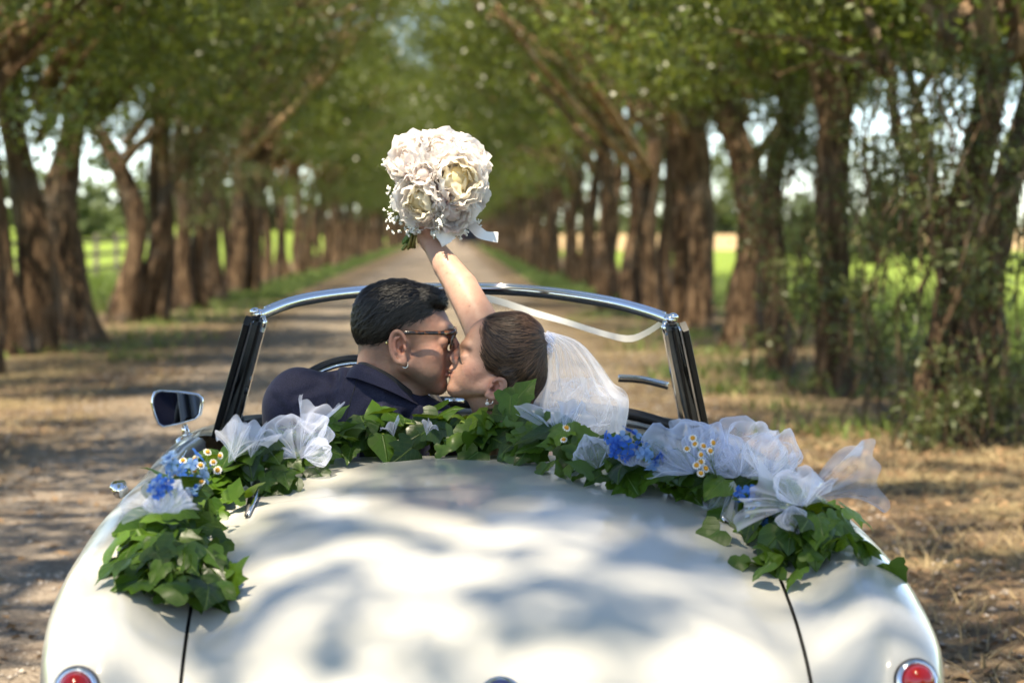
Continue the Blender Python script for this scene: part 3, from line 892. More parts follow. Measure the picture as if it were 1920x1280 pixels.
# boot lid with a turned-down edge
mb = MB(); xs = np.linspace(-LIDX + .003, LIDX - .003, 41)
us = US.copy(); us[-1] = .7485
P = np.array([[(x, u, float(zsurf(x, u))) for x in xs] for u in us])
mb.grid(P, flip=True)
for edge in (P[0], P[-1], P[:, 0], P[:, -1]):          # turned-down flange, its own crisp edge
    mb.grid(np.stack([edge, edge - np.array((0, 0, .02))], 1))
boot = mb.obj('boot_lid', M['paint'], car)
# dark channel below the lid's gaps
mb = MB(); xs2 = np.linspace(-.53, .53, 31)
mb.grid(np.array([[(x, u + (.012 if u < 0 else 0), float(zsurf(x, u)) - .016) for x in xs2] for u in np.linspace(-.03, .78, 30)]), flip=True)
mb.obj('boot_channel', M['dark'], car)

# body: wings, deck and sides in one shell
import bmesh
bm = bmesh.new()
def bgrid(P, flip=False):
    P = np.asarray(P); a, b = P.shape[:2]
    V = [[bm.verts.new(tuple(P[i, j])) for j in range(b)] for i in range(a)]
    for i in range(a - 1):
        for j in range(b - 1):
            q = (V[i][j], V[i + 1][j], V[i + 1][j + 1], V[i][j + 1])
            try: bm.faces.new(q[::-1] if flip else q)
            except ValueError: pass
def sides(sgn, u, xin, zf):
    """section from xin out over the shoulder and down to the sill"""
    hw = float(interp(HW, u)); row = []
    for t in np.linspace(0, 1, 16):
        x = xin + (hw - xin) * math.sin(t * math.pi / 2) ** 0.9
        row.append((sgn * x, u, float(zf(x, u))))
    zt = row[-1][2]
    for f, dx in ((.12, .004), (.3, .008), (.5, .004), (.7, -.008), (.88, -.03), (1, -.07)):
        row.append((sgn * (hw + dx), u, max(.16, zt + (.18 - zt) * f)))
    return row
US2 = np.concatenate([US[:-1], [.745, .78, .85, .93, 1.0, 1.08, 1.16]])
for sgn in (-1, 1):
    bgrid([sides(sgn, u, LIDX + .003, zsurf) for u in US2], flip=(sgn > 0))
bgrid([[(x, u, float(zsurf(x, u)) - (0.0 if u > .752 else 0)) for x in np.linspace(-LIDX - .003, LIDX + .003, 41)] for u in np.array([.7493, .78, .85, .93, 1.0, 1.08, 1.16])], flip=True)
def xin_door(u): return .509 + (.665 - .509) * float(smooth01(1.14, 1.34, u)) - .03 * float(smooth01(1.85, 2.1, u))
UD = np.concatenate([np.linspace(1.16, 1.34, 7), np.linspace(1.42, 2.08, 9)])
for sgn in (-1, 1):
    bgrid([sides(sgn, u, xin_door(u), zwing if False else (lambda x, u: zsurf(x, min(u, 1.18)) * (1 - float(smooth01(1.16, 1.4, u))) + zwing(x, u) * float(smooth01(1.16, 1.4, u)))) for u in UD], flip=(sgn > 0))
    # rolled inner lip of the cockpit
    bgrid([[(sgn * (xin_door(u) - d), u, float(zwing(xin_door(u), u) if u > 1.4 else zsurf(xin_door(u), 1.16)) - z) for d, z in ((0, 0), (.012, .004), (.02, .014), (.02, .05))] for u in UD], flip=(sgn < 0))
UF = np.concatenate([[2.08], np.linspace(2.16, 3.6, 16), np.linspace(3.66, 4.02, 9)])
for sgn in (-1, 1):
    bgrid([sides(sgn, u, .40, zfront) for u in UF], flip=(sgn > 0))
bgrid([[(x, u, float(zfront(x, u))) for x in np.linspace(-.40, .40, 21)] for u in UF], flip=True)
# rear deck lip rolling into the cockpit
bgrid([[(x, 1.16 + d, float(zsurf(x, 1.16)) - z) for x in np.linspace(-.509, .509, 25)] for d, z in ((0, 0), (.02, .004), (.032, .02), (.034, .09))], flip=True)
bmesh.ops.remove_doubles(bm, verts=bm.verts, dist=0.0015)
me = bpy.data.meshes.new('body'); bm.to_mesh(me); bm.free()
me.polygons.foreach_set('use_smooth', np.ones(len(me.polygons), dtype=bool))
obj('body', me, M['paint'], car)
# floor pan and cockpit lining
mb = MB(); mb.box((0, 2.0, .21), (1.36, 3.9, .05)); mb.obj('floor_pan', M['dark'], car, False)
for sgn in (-1, 1):
    mb = MB(); mb.grid(np.array([[(sgn * (xin_door(u) - .021), u, z) for z in (.3, .5, .65, .775)] for u in UD]), flip=(sgn < 0))
    mb.obj('door_trim', M['cream'], car)
    mb = MB()   # seat: cushion and rounded back
    c = np.array([sgn * .31, 0, 0])
    prof = [(.20, .32), (.21, .5), (.22, .66), (.24, .73), (.30, .755), (.36, .73), (.38, .66), (.39, .5), (.42, .44), (.60, .42), (.82, .44), (.86, .40), (.86, .30)]
    mb.grid(np.array([[(c[0] + .25 * math.sin(t) , 1.02 + a + .05 * (1 - math.cos(t)), b - .04 * (1 - math.cos(t))) for a, b in prof] for t in np.linspace(-1.25, 1.25, 11)]), flip=True)
    mb.obj('seat', M['leather'], car)
# trim at the ends of the boot hinge line
for px, py, px2, py2, Yf, Yn in ((492, 905, 462, 968, 4.72, 4.42), (1312, 905, 1362, 974, 4.72, 4.40)):
    a = CP(px, py, Yf); b = CP(px2, py2, Yn)
    a.z = float(zsurf(a.x, a.y)) + .006; b.z = float(zsurf(b.x, b.y)) + .006
    m = a.lerp(b, .5); m.z = float(zsurf(m.x, m.y)) + .010
    t = MB().tube([a, m, b], [.012, .010, .004], 8, True, .6).obj('hinge_trim', M['rubber'], car)
    off = Vector((.010 if px < 900 else -.010, 0, .003))
    MB().tube([a + off, m + off, b + off * .3], [.005, .005, .003], 6).obj('hinge_trim_strip', M['chrome'], t)
# tail lamps
for sgn in (-1, 1):
    c = Vector((sgn * .658, .004, .608)); ax = Vector((sgn * .12, -1, .30)); S8 = .80
    ring = MB().lathe([(r_ * S8, h_ * S8) for r_, h_ in [(.0, -.05), (.041, -.05), (.042, -.02), (.043, .004), (.040, .010), (.035, .012), (.032, .008), (.032, .0)]], c, ax, 28)
    lamp = ring.obj('tail_lamp', M['chrome'], car)
    MB().lathe([(r_ * S8, h_ * S8) for r_, h_ in [(.032, .002), (.031, .014), (.026, .026), (.016, .034), (.0, .037)]], c, ax, 28).obj('lens', M['redlens'], lamp)
    MB().lathe([(r_ * S8, h_ * S8) for r_, h_ in [(.044, -.012), (.0465, -.006), (.0465, .0), (.043, .002)]], c, ax, 28).obj('gasket', M['rubber'], lamp)
# boot badge / lock dome just inside the bottom of the picture
bx = Vector((.002, .030, float(zsurf(.002, .030))))
nrm = Vector((0, -.75, .62)).normalized()
bd = MB().lathe([(.036, -.012), (.036, .004), (.033, .009), (.028, .010), (.0, .012)], bx, nrm, 28).obj('boot_badge', M['chrome'], car)
MB().lathe([(.026, .0105), (.02, .0125), (.0, .0135)], bx, nrm, 24).obj('badge_centre', simple('badge_enamel', (.02, .03, .10), .2), bd)
# bumper below the frame, number-plate-free
MB().tube([(-.70, .04, .42), (-.66, -.10, .42), (-.4, -.16, .42), (0, -.18, .42), (.4, -.16, .42), (.66, -.10, .42), (.70, .04, .42)], .035, 10).obj('bumper', M['chrome'], car)

# windscreen ---------------------------------------------------------------
ws = empty('windscreen', (0, 0, 0), car)
HB = [(481, 592, 5.52), (540, 569, 5.63), (600, 556, 5.70), (690, 546, 5.78), (780, 542, 5.82), (870, 541, 5.83), (960, 543, 5.82), (1060, 553, 5.77), (1150, 568, 5.69), (1215, 585, 5.60), (1258, 600, 5.52)]
hb = spline([CP(*p) for p in HB], 60)
MB().tube([Vector(p) for p in hb], .0092, 12, True, 1.15).obj('header_rail', M['chrome'], ws)
lo = [Vector(p) + Vector((0, -.002, -.0110)) for p in hb]
MB().tube(lo, .0034, 8).obj('header_seal', M['rubber'], ws)
hi = [Vector(p) + Vector((0, .010, .010)) for p in hb[2:-2]]
MB().tube(hi, .004, 8).obj('header_bead', M['chrome'], ws)
BB = [(447, 790, 5.80), (520, 784, 5.97), (690, 781, 6.10), (870, 780, 6.14), (1060, 780, 6.10), (1195, 785, 5.97), (1276, 797, 5.80)]
bb = spline([CP(*p) for p in BB], 60)
MB().tube([Vector(p) for p in bb], .013, 10, True, 1.0).obj('lower_seal', M['rubber'], ws)
MB().tube([Vector(p) + Vector((0, -.006, -.017)) for p in bb], .006, 8).obj('lower_bead', M['chrome'], ws)
G = np.array([[hb[i] * (1 - t) + bb[i] * t + np.array((0, .03 * math.sin(t * math.pi), 0)) for t in np.linspace(.01, .985, 12)] for i in range(1, 59)])
G2 = G + np.array((0, .004, 0))
mb = MB(); mb.grid(G, flip=True)
gl = mb.obj('pane', M['glass'], ws)
def strip(name, a, b, w, th, mat, parent):
    a = Vector(a); b = Vector(b); d = (b - a).normalized(); s = d.cross(Vector((0, 1, 0))).normalized(); n = s.cross(d)
    pts = [a.lerp(b, k / 8) for k in range(9)]
    mb = MB(); V = []
    ring = [(-1, -.6), (-.8, -1), (.8, -1), (1, -.6), (1, .6), (.8, 1), (-.8, 1), (-1, .6)]
    for k, p in enumerate(pts):
        for x, y in ring: V.append(p + s * (x * w / 2) + n * (y * th / 2))
    F = [(i * 8 + k, i * 8 + (k + 1) % 8, (i + 1) * 8 + (k + 1) % 8, (i + 1) * 8 + k) for i in range(8) for k in range(8)]
    F += [tuple(range(8))[::-1], tuple(64 + k for k in range(8))]
    mb.add([tuple(v) for v in V], F)
    return mb.obj(name, mat, parent, smooth=False)
for (s_, outer, mid, groove, inner) in (
    (-1, ((464, 601, 5.50), (404, 812, 5.78)), ((483, 602, 5.52), (425, 806, 5.80)), ((487, 606, 5.515), (432, 806, 5.795)), ((494, 612, 5.53), (448, 788, 5.80))),
    (1, ((1283, 612, 5.50), (1326, 816, 5.78)), ((1257, 610, 5.52), (1303, 812, 5.80)), ((1261, 616, 5.515), (1300, 812, 5.795)), ((1247, 618, 5.53), (1279, 796, 5.80)))):
    strip('pillar', CP(*mid[0]), CP(*mid[1]), .030, .03, M['brushed'], ws)
    strip('pillar_inner_trim', CP(*inner[0]), CP(*inner[1]), .011, .034, M['chrome'], ws)
    strip('pillar_groove', CP(*groove[0]) - Vector((0, .015, 0)), CP(*groove[1]) - Vector((0, .015, 0)), .007, .010, M['leather'], ws)
    strip('window_channel', CP(*outer[0]), CP(*outer[1]), .015, .03, M['rubber'], ws)
    o2 = [CP(p[0] + (10 if s_ < 0 else -10), p[1], p[2] + .01) for p in outer]
    strip('window_channel_trim', o2[0], o2[1], .005, .026, M['chrome'], ws)
    q0 = CP(*outer[1]); q1 = CP(*mid[1])
    top = CP((472 if s_ < 0 else 1272), 640, 5.53)
    MB().add([tuple(q0), tuple(q1), tuple(top)], [(0, 1, 2), ]).obj('quarter_glass', M['glass'], ws)
    # chrome corner fitting with its thumb latch
    c = CP(483, 589, 5.505) if s_ < 0 else CP(1257, 599, 5.505)
    cap = MB(); cap.ball(c, (.016, .018, .013), 14, 9); cap.ball(c + Vector((s_ * .006, -.004, .006)), (.012, .014, .010), 12, 8)
    cap = cap.obj('corner_fitting', M['chrome'], ws)
    MB().tube([c + Vector((-s_ * .012, -.006, -.004)), c + Vector((-s_ * .017, -.010, -.018)), c + Vector((-s_ * .013, -.012, -.030))], [.006, .006, .004], 8).obj('latch', M['chrome'], cap)
    MB().box(c + Vector((s_ * .004, -.016, -.011)), (.016, .010, .007)).obj('latch_slot', M['dark'], cap)

# wiper resting on the outside of the glass
wa = spline([CP(1160, 706, 6.02), CP(1205, 709, 6.0), CP(1252, 720, 5.95)], 14)
wp = MB().tube([Vector(p) for p in wa], .0055, 8).obj('wiper', M['chrome'], car)
MB().tube([Vector(p) + Vector((0, .004, -.010)) for p in wa], .004, 6).obj('wiper_blade', M['rubber'], wp)

# dashboard ------------------------------------------------------------------
dash = empty('dashboard', (0, 0, 0), car)
DB = [(432, 806, 5.70), (500, 790, 5.70), (600, 772, 5.70), (720, 758, 5.72), (850, 753, 5.72), (1000, 757, 5.72), (1120, 767, 5.70), (1200, 780, 5.70), (1282, 806, 5.70)]
db = spline([CP(*p) for p in DB], 50)
mb = MB(); mb.tube([Vector(p) for p in db], .0115, 10, True, 1.2); mb.obj('padded_roll', M['leather'], dash)
MB().tube([Vector(p) + Vector((0, -.028, -.020)) for p in db], .007, 8, True, 1.0).obj('dash_bead', M['brushed'], dash)
mb = MB(); mb.grid(np.array([[np.array(p) + np.array((0, -.02 + .03 * t, -.015 - .22 * t)) for t in np.linspace(0, 1, 5)] for p in db])); mb.obj('dash_face', M['cream'], dash)
mb = MB(); mb.grid(np.array([[np.array(p) * (1 - t) + np.array(bb[min(59, int(i * 59 / 49))]) * t + np.array((0, 0, -.01)) for t in np.linspace(0, 1, 5)] for i, p in enumerate(db)])); mb.obj('dash_top', M['leather'], dash)
gb = [CP(x, y, 5.655) for x, y in ((1120, 792), (1215, 803), (1222, 812), (1224, 845), (1118, 842))]
MB().tube(gb + [gb[0]], .0018, 5, False).obj('glove_box_outline', M['rubber'], dash)
c = CP(852, 751, 5.67)
MB().box(c, (.045, .02, .012)).obj('ash_tray', M['chrome'], dash)
# steering wheel
sw = empty('steering_wheel', (0, 0, 0), car)
c = CP(673, 838, 5.46); ax = Vector((0, -1, .36)).normalized(); q = ax.to_track_quat('Z', 'Y').to_matrix()
def ringpts(rad, off=0, n=64): return [c + q @ Vector((rad * math.cos(2 * math.pi * k / n), rad * math.sin(2 * math.pi * k / n), off)) for k in range(n + 1)]
MB().tube(ringpts(.208), .0105, 10, False).obj('rim', M['leather'], sw)
MB().tube(ringpts(.197, .004), .0055, 8, False).obj('inner_rim', M['chrome'], sw)
MB().lathe([(0, .02), (.04, .016), (.05, 0), (.05, -.03)], c, ax, 20).obj('hub', M['leather'], sw)
for k in range(3):
    a = -math.pi / 2 + k * 2 * math.pi / 3
    MB().tube([c, c + q @ Vector((.197 * math.cos(a), .197 * math.sin(a), 0))], .006, 6).obj('spoke', M['chrome'], sw)
MB().tube([c, c - ax * .35], .02, 8).obj('column', M['leather'], sw)

# door mirror
mir = empty('door_mirror', (0, 0, 0), car)
out = [(287, 742), (290, 734), (300, 730), (335, 733), (370, 739), (379, 745), (380, 756), (376, 778), (368, 786), (335, 795), (306, 800), (297, 795), (290, 776), (285, 756)]
YM = 5.95; mc = CP(333, 765, YM)
o3 = [CP(x, y, YM) for x, y in out]
def ringof(f, dy): return [tuple(mc + (p - mc) * f + Vector((0, dy + .30 * (p.x - mc.x) * f, 0))) for p in o3]
n = len(o3)
mb = MB(); rings = [ringof(.90, -.004), ringof(.93, -.012), ringof(1.0, -.010), ringof(1.03, .004), ringof(.98, .025), ringof(.75, .05), ringof(.4, .062), ringof(.02, .065)]
mb.add([v for rg in rings for v in rg], [(i * n + k, i * n + (k + 1) % n, (i + 1) * n + (k + 1) % n, (i + 1) * n + k) for i in range(len(rings) - 1) for k in range(n)])
mb.obj('housing', M['chrome'], mir)
mb = MB(); mb.add(ringof(.915, -.006) + [tuple(mc + Vector((0, -.006, 0)))], [(k, (k + 1) % n, n) for k in range(n)]); mb.obj('mirror_glass', M['mirror'], mir, False)
b0 = CP(346, 796, YM + .01); b1 = CP(350, 818, YM + .02)
MB().tube([b0, b0.lerp(b1, .5), b1], [.007, .009, .013], 10).obj('stalk', M['chrome'], mir)
MB().lathe([(.0, .014), (.014, .013), (.026, .006), (.030, -.012)], b1 + Vector((0, 0, -.008)), (-.25, 0, 1), 18).obj('foot', M['chrome'], mir)
MB().lathe([(.031, -.002), (.033, -.016)], b1 + Vector((0, 0, -.012)), (-.25, 0, 1), 18).obj('foot_gasket', M['rubber'], mir)
# door handles
for sgn in (-1, 1):
    h = Vector((sgn * .750, 1.55, .752))
    hd = MB(); hd.tube([h + Vector((0, -.02, 0)), h + Vector((sgn * .025, 0, .005)), h + Vector((sgn * .03, .06, .005)), h + Vector((sgn * .02, .11, 0))], [.012, .010, .009, .011], 10)
    hd = hd.obj('door_handle', M['chrome'], car)
    MB().ball(h + Vector((sgn * .012, -.012, .0)), (.016, .018, .018), 12, 8).obj('push_button', M['chrome'], hd)
# wheels
for sgn in (-1, 1):
    for u in (.78, 3.12):
        w = empty('wheel', (sgn * .62, u, .30), car)
        MB().lathe([(.19, -.07), (.26, -.08), (.295, -.06), (.30, 0), (.295, .06), (.26, .08), (.19, .07)], (0, 0, 0), (1, 0, 0), 32).obj('tyre', M['tyre'], w)
        MB().lathe([(.0, sgn * .06), (.05, sgn * .065), (.12, sgn * .045), (.18, sgn * .06), (.195, sgn * .07), (.195, -.07 * sgn)], (0, 0, 0), (1, 0, 0), 28).obj('rim', M['chrome'], w)

# ================================================================== PEOPLE
class Field:
    """signed-distance modelling on a grid; smooth unions, then surface nets"""
    def __init__(s, lo, hi, h):
        s.lo = np.array(lo, float); s.h = h
        s.n = np.ceil((np.array(hi) - s.lo) / h).astype(int) + 1
        s.F = np.ones(s.n, np.float32)
        s.ax = [s.lo[i] + h * np.arange(s.n[i]) for i in range(3)]
    def op(s, fn, lo, hi, k, mode):
        a = np.clip(np.floor((np.array(lo) - s.lo) / s.h).astype(int), 0, s.n)
        b = np.clip(np.ceil((np.array(hi) - s.lo) / s.h).astype(int) + 1, 0, s.n)
        if (b <= a).any(): return
        sl = tuple(slice(i, j) for i, j in zip(a, b))
        X, Y, Z = np.meshgrid(*[s.ax[i][sl[i]] for i in range(3)], indexing='ij')
        d = fn(X, Y, Z).astype(np.float32); f = s.F[sl]
        if mode == 'add':
            t = np.clip(.5 + .5 * (f - d) / k, 0, 1); s.F[sl] = f * (1 - t) + d * t - k * t * (1 - t)
        else:
            t = np.clip(.5 - .5 * (f + d) / k, 0, 1); s.F[sl] = f * (1 - t) - d * t + k * t * (1 - t)
    def ell(s, c, r, k=.01, rot=None, mode='add'):
        c = np.array(c, float); r = np.array(r, float); Q = np.eye(3) if rot is None else np.array(rot)
        R = r.max() + k + .012
        def fn(X, Y, Z):
            P = np.stack([X - c[0], Y - c[1], Z - c[2]], -1) @ Q
            k0 = np.sqrt(((P / r) ** 2).sum(-1)); k1 = np.sqrt(((P / r ** 2) ** 2).sum(-1)) + 1e-9
            return np.where(k0 < 1e-4, -r.min(), k0 * (k0 - 1) / k1)
        s.op(fn, c - R, c + R, k, mode)
    def cone(s, a, b, ra, rb, k=.01, mode='add'):
        a = np.array(a, float); b = np.array(b, float); R = max(ra, rb) + k + .012
        ba = b - a; L2 = (ba ** 2).sum()
        def fn(X, Y, Z):
            px, py, pz = X - a[0], Y - a[1], Z - a[2]
            t = np.clip((px * ba[0] + py * ba[1] + pz * ba[2]) / L2, 0, 1)
            return np.sqrt((px - t * ba[0]) ** 2 + (py - t * ba[1]) ** 2 + (pz - t * ba[2]) ** 2) - (ra + (rb - ra) * t)
        s.op(fn, np.minimum(a, b) - R, np.maximum(a, b) + R, k, mode)
    def cut(s, p, n, k=.004):
        """remove everything on the side n of the plane through p"""
        p = np.array(p, float); n = np.array(n, float); n = n / np.linalg.norm(n)
        s.op(lambda X, Y, Z: -((X - p[0]) * n[0] + (Y - p[1]) * n[1] + (Z - p[2]) * n[2]), s.lo, s.lo + s.h * s.n, k, 'sub')
    def extract(s):
        F = s.F; h = s.h; S = F < 0
        n = np.array(F.shape) - 1
        sl = lambda o: tuple(slice(o[i], o[i] + n[i]) for i in range(3))
        cnr = [(i, j, k) for i in (0, 1) for j in (0, 1) for k in (0, 1)]
        cnt = sum(S[sl(o)].astype(np.int8) for o in cnr)
        act = (cnt > 0) & (cnt < 8); ijk = np.argwhere(act)
        acc = np.zeros((len(ijk), 3)); num = np.zeros(len(ijk))
        for o in cnr:
            for ax in range(3):
                if o[ax]: continue
                o2 = list(o); o2[ax] = 1
                f0 = F[tuple((ijk + o).T)]; f1 = F[tuple((ijk + o2).T)]
                m = (f0 < 0) != (f1 < 0); t = np.where(m, f0 / (f0 - f1 + 1e-12), 0)
                p = np.array(o, float) + np.zeros((len(ijk), 3)); p[:, ax] += t
                acc += p * m[:, None]; num += m
        V = s.lo + h * (ijk + acc / num[:, None])
        idx = -np.ones(act.shape, np.int64); idx[act] = np.arange(len(ijk)); Q = []
        for ax in range(3):
            b, c = [(1, 2), (2, 0), (0, 1)][ax]
            d = [0, 0, 0]; d[ax] = 1
            A = S[tuple(slice(0, F.shape[i] - d[i]) for i in range(3))]; B = S[tuple(slice(d[i], F.shape[i]) for i in range(3))]
            e = np.argwhere(A != B); e = e[(e[:, b] > 0) & (e[:, c] > 0) & (e[:, b] < n[b]) & (e[:, c] < n[c])]
            db = np.zeros(3, int); db[b] = 1; dc = np.zeros(3, int); dc[c] = 1
            q = np.stack([idx[tuple(x.T)] for x in (e - db - dc, e - dc, e, e - db)], 1)
            neg = A[tuple(e.T)]
            q[~neg] = q[~neg][:, ::-1]; Q.append(q)
        return V, np.concatenate(Q).astype(np.int32)

def normals_of(V, F):
    N = np.zeros_like(V); a = np.cross(V[F[:, 2]] - V[F[:, 0]], V[F[:, 3]] - V[F[:, 1]])
    for k in range(4): np.add.at(N, F[:, k], a)
    return N / (np.linalg.norm(N, axis=1)[:, None] + 1e-12)

YH = 5.06; PX = YH / FPX                     # metres per photograph pixel at the couple
def H(px, py, d=0.0):                        # d in photograph pixels, away from the camera
    p = W(px, py, YH); return np.array((p.x, YH + d * PX, p.z))
def E(f, px, py, d, rx, rz, rd, k=8, ang=0.0, mode='add', yaw=0.0):
    a = R_(ang); ca, sa = math.cos(a), math.sin(a)     # ang: clockwise lean in the picture
    rot = np.array(((ca, 0, sa), (0, 1, 0), (-sa, 0, ca)))
    if yaw:
        b = R_(yaw); rot = np.array(((math.cos(b), -math.sin(b), 0), (math.sin(b), math.cos(b), 0), (0, 0, 1))) @ rot
    f.ell(H(px, py, d), np.array((rx, rd, rz)) * PX, k * PX, rot, mode)
def C(f, a, b, ra, rb, k=8, mode='add'): f.cone(H(*a), H(*b), ra * PX, rb * PX, k * PX, mode)
def blend(col, V, c, px, py, d, r, amt, flat=None):
    p = H(px, py, d); q = (V - p) / PX
    if flat is not None: q = q / np.array(flat)
    w = np.exp(-((q ** 2).sum(1)) / (r * r)) * amt
    return col * (1 - w[:, None]) + np.array(c) * w[:, None]

def ear(f, cx, cy, d, rx, rz, ang, s=-1):
    """outer ear on the near side of the head: rim, bowl, ridge, lobe"""
    E(f, cx, cy, d, rx, rz, 5.5, 4, ang)
    a = R_(ang)
    def at(u, v): return cx + u * math.cos(a) + v * math.sin(a), cy + u * math.sin(a) * -1 * -1 - v * math.cos(a) * -1 * -1
    def P(u, v, dd):   # u towards the face-side, v up along the ear
        return (cx + u * math.cos(a) + v * math.sin(a), cy + u * math.sin(a) - v * math.cos(a), d + dd)
    n = 18; prev = None
    for k in range(n + 1):                     # helix: from the root over the top and down the back
        t = R_(20 + 235 * k / n); p = P(rx * .92 * math.cos(t) * FLIP[0], rz * .92 * math.sin(t), -6)
        if prev is not None: C(f, prev, p, 3.6, 3.6, 3)
        prev = p
    E(f, *P(0.10 * rx * FLIP[0], .12 * rz, -10), rx * .60, rz * .62, 11.0, 2, ang, 'sub')
    prev = None
    for k in range(9):                         # inner ridge
        t = R_(70 + 150 * k / 8); p = P(rx * .50 * math.cos(t) * FLIP[0], rz * .52 * math.sin(t) + .05 * rz, -5)
        if prev is not None: C(f, prev, p, 2.4, 2.4, 3)
        prev = p
    E(f, *P(.32 * rx * FLIP[0], -.18 * rz, -6), rx * .30, rz * .26, 14, 2, ang, 'sub')
    E(f, *P(.72 * rx * FLIP[0], -.12 * rz, -4), rx * .2, rz * .18, 4, 3, ang)      # tragus
    E(f, *P(.28 * rx * FLIP[0], -.88 * rz, -3), rx * .46, rz * .28, 4.5, 4, ang)   # lobe
FLIP = [1]

# ------------------------------------------------------------------ the man
DM = 10                                        # his midplane, a little farther than hers
f = Field(H(640, 900, -95), H(880, 505, 110), .0024)
E(f, 744, 606, DM, 79, 70, 63, 6)                            # cranium
E(f, 786, 620, DM, 59, 62, 55, 14)                           # forehead and temples
E(f, 790, 668, DM, 46, 62, 50, 14)                           # mid face
E(f, 806, 690, DM, 33, 40, 34, 10)
for s in (-1, 1):
    C(f, (766, 682, DM + s * 48), (818, 722, DM + s * 17), 17, 14, 14)   # jaw
    E(f, 808, 662, DM + s * 36, 24, 20, 15, 12, 10)          # cheekbone
    E(f, 806, 690, DM + s * 30, 24, 24, 16, 12)
    C(f, (842, 615, DM + s * 8), (832, 614, DM + s * 34), 8, 9, 10)      # brow ridge
E(f, 822, 724, DM, 17, 17, 20, 12)                           # chin
for s in (-1, 1):
    E(f, 850, 639, DM + s * 27, 17, 13, 15, 8, 0, 'sub')     # sockets
    E(f, 829, 640, DM + s * 29, 13, 13, 14, 4)               # lids
C(f, (843, 624, DM), (858, 654, DM), 7, 8, 7)                # nose
E(f, 856, 661, DM, 10, 8, 9, 5)
for s in (-1, 1): E(f, 847, 667, DM + s * 9, 9, 6.5, 6, 4)
C(f, (843, 668, DM), (840, 685, DM), 9, 9, 8)
E(f, 841, 691, DM, 8, 5.0, 18, 4, 8)                         # lips
E(f, 839, 702, DM, 8, 5.5, 16, 4, -6)
E(f, 850, 696.5, DM, 10, 1.6, 19, 2, 4, 'sub')
SKULL = f.F.copy(); SKF = f
E(f, 756, 652, DM - 54, 12, 24, 9, 8)                        # root of the ear
FLIP[0] = 1; ear(f, 749, 648, DM - 66, 16, 32, -8)
C(f, (722, 664, DM), (708, 745, DM + 6), 50, 50, 22)         # neck
C(f, (790, 716, DM), (742, 752, DM), 22, 34, 16)             # underside of the jaw
C(f, (706, 745, DM + 8), (695, 850, 30), 48, 50, 20)
E(f, 692, 860, 34, 110, 55, 44, 20)                          # shoulders under the jacket
V, F = f.extract(); N = normals_of(V, F)
skin = np.array((.425, .240, .168)); col = np.tile(skin, (len(V), 1))
col = blend(col, V, (.41, .185, .135), 812, 664, DM - 50, 26, .45)
col = blend(col, V, (.43, .15, .105), 745, 640, DM - 70, 24, .7)
col = blend(col, V, (.40, .15, .11), 850, 660, DM, 18, .4)
# shaved jaw, moustache, sideburn, temple fade and nape: hair pigment under the skin
for px, py, r, a in ((812, 712, 26, .66), (785, 705, 28, .58), (770, 690, 20, .55), (780, 668, 14, .55), (775, 648, 13, .6), (822, 728, 18, .62), (795, 728, 20, .5), (760, 712, 18, .35), (838, 684, 9, .75), (832, 689, 7, .75), (700, 668, 24, .55), (722, 662, 20, .45), (735, 610, 24, .8), (765, 606, 22, .8), (790, 596, 18, .7), (775, 622, 12, .5)):
    col = blend(col, V, (.075, .054, .043), px, py, DM - 50, r, a, (1, 3, 1))
col = blend(col, V, (.34, .10, .085), 842, 696, DM, 10, .75, (1, 2, .9))
for s in (-1, 1):
    col = blend(col, V, (.02, .014, .012), 838, 611, DM + s * 24, 6.5, .95, (2.2, 2.6, .7))
    col = blend(col, V, (.26, .12, .09), 830, 640, DM + s * 30, 13, .55)
for px, py, r, a in ((812, 668, 1.6, .5), (800, 690, 1.2, .4), (822, 655, 1.3, .4), (790, 655, 1.2, .35)):
    col = blend(col, V, (.10, .05, .035), px, py, DM - 50, r, a, (1, 40, 1))
man = obj('person', mesh_np('person', V, F, True, None, col), M['skin'])
tag(man, 'dark-haired man in navy suit and sunglasses, in profile, kissing at the wheel', 'person')
for s in (-1, 1):
    e = MB().ball(H(830.5, 640, DM + s * 29), 12.2 * PX, 16, 10).obj('eye', M['eye'], man)
    MB().ball(H(838.5, 640, DM + s * 31), 6.2 * PX, 12, 8).obj('iris', M['iris'], e)
    L = MB()
    for k in range(9):
        p = Vector(H(836 - abs(k - 3) * 1.1, 635.5 + .3 * k, DM + s * (20 + k * 2.4)))
        L.tube([p, p + Vector((.006, s * .001, -.001))], [.0008, .0002], 4, False)
    tag(L.obj('eyelashes', M['lash'], man), kind='stuff')

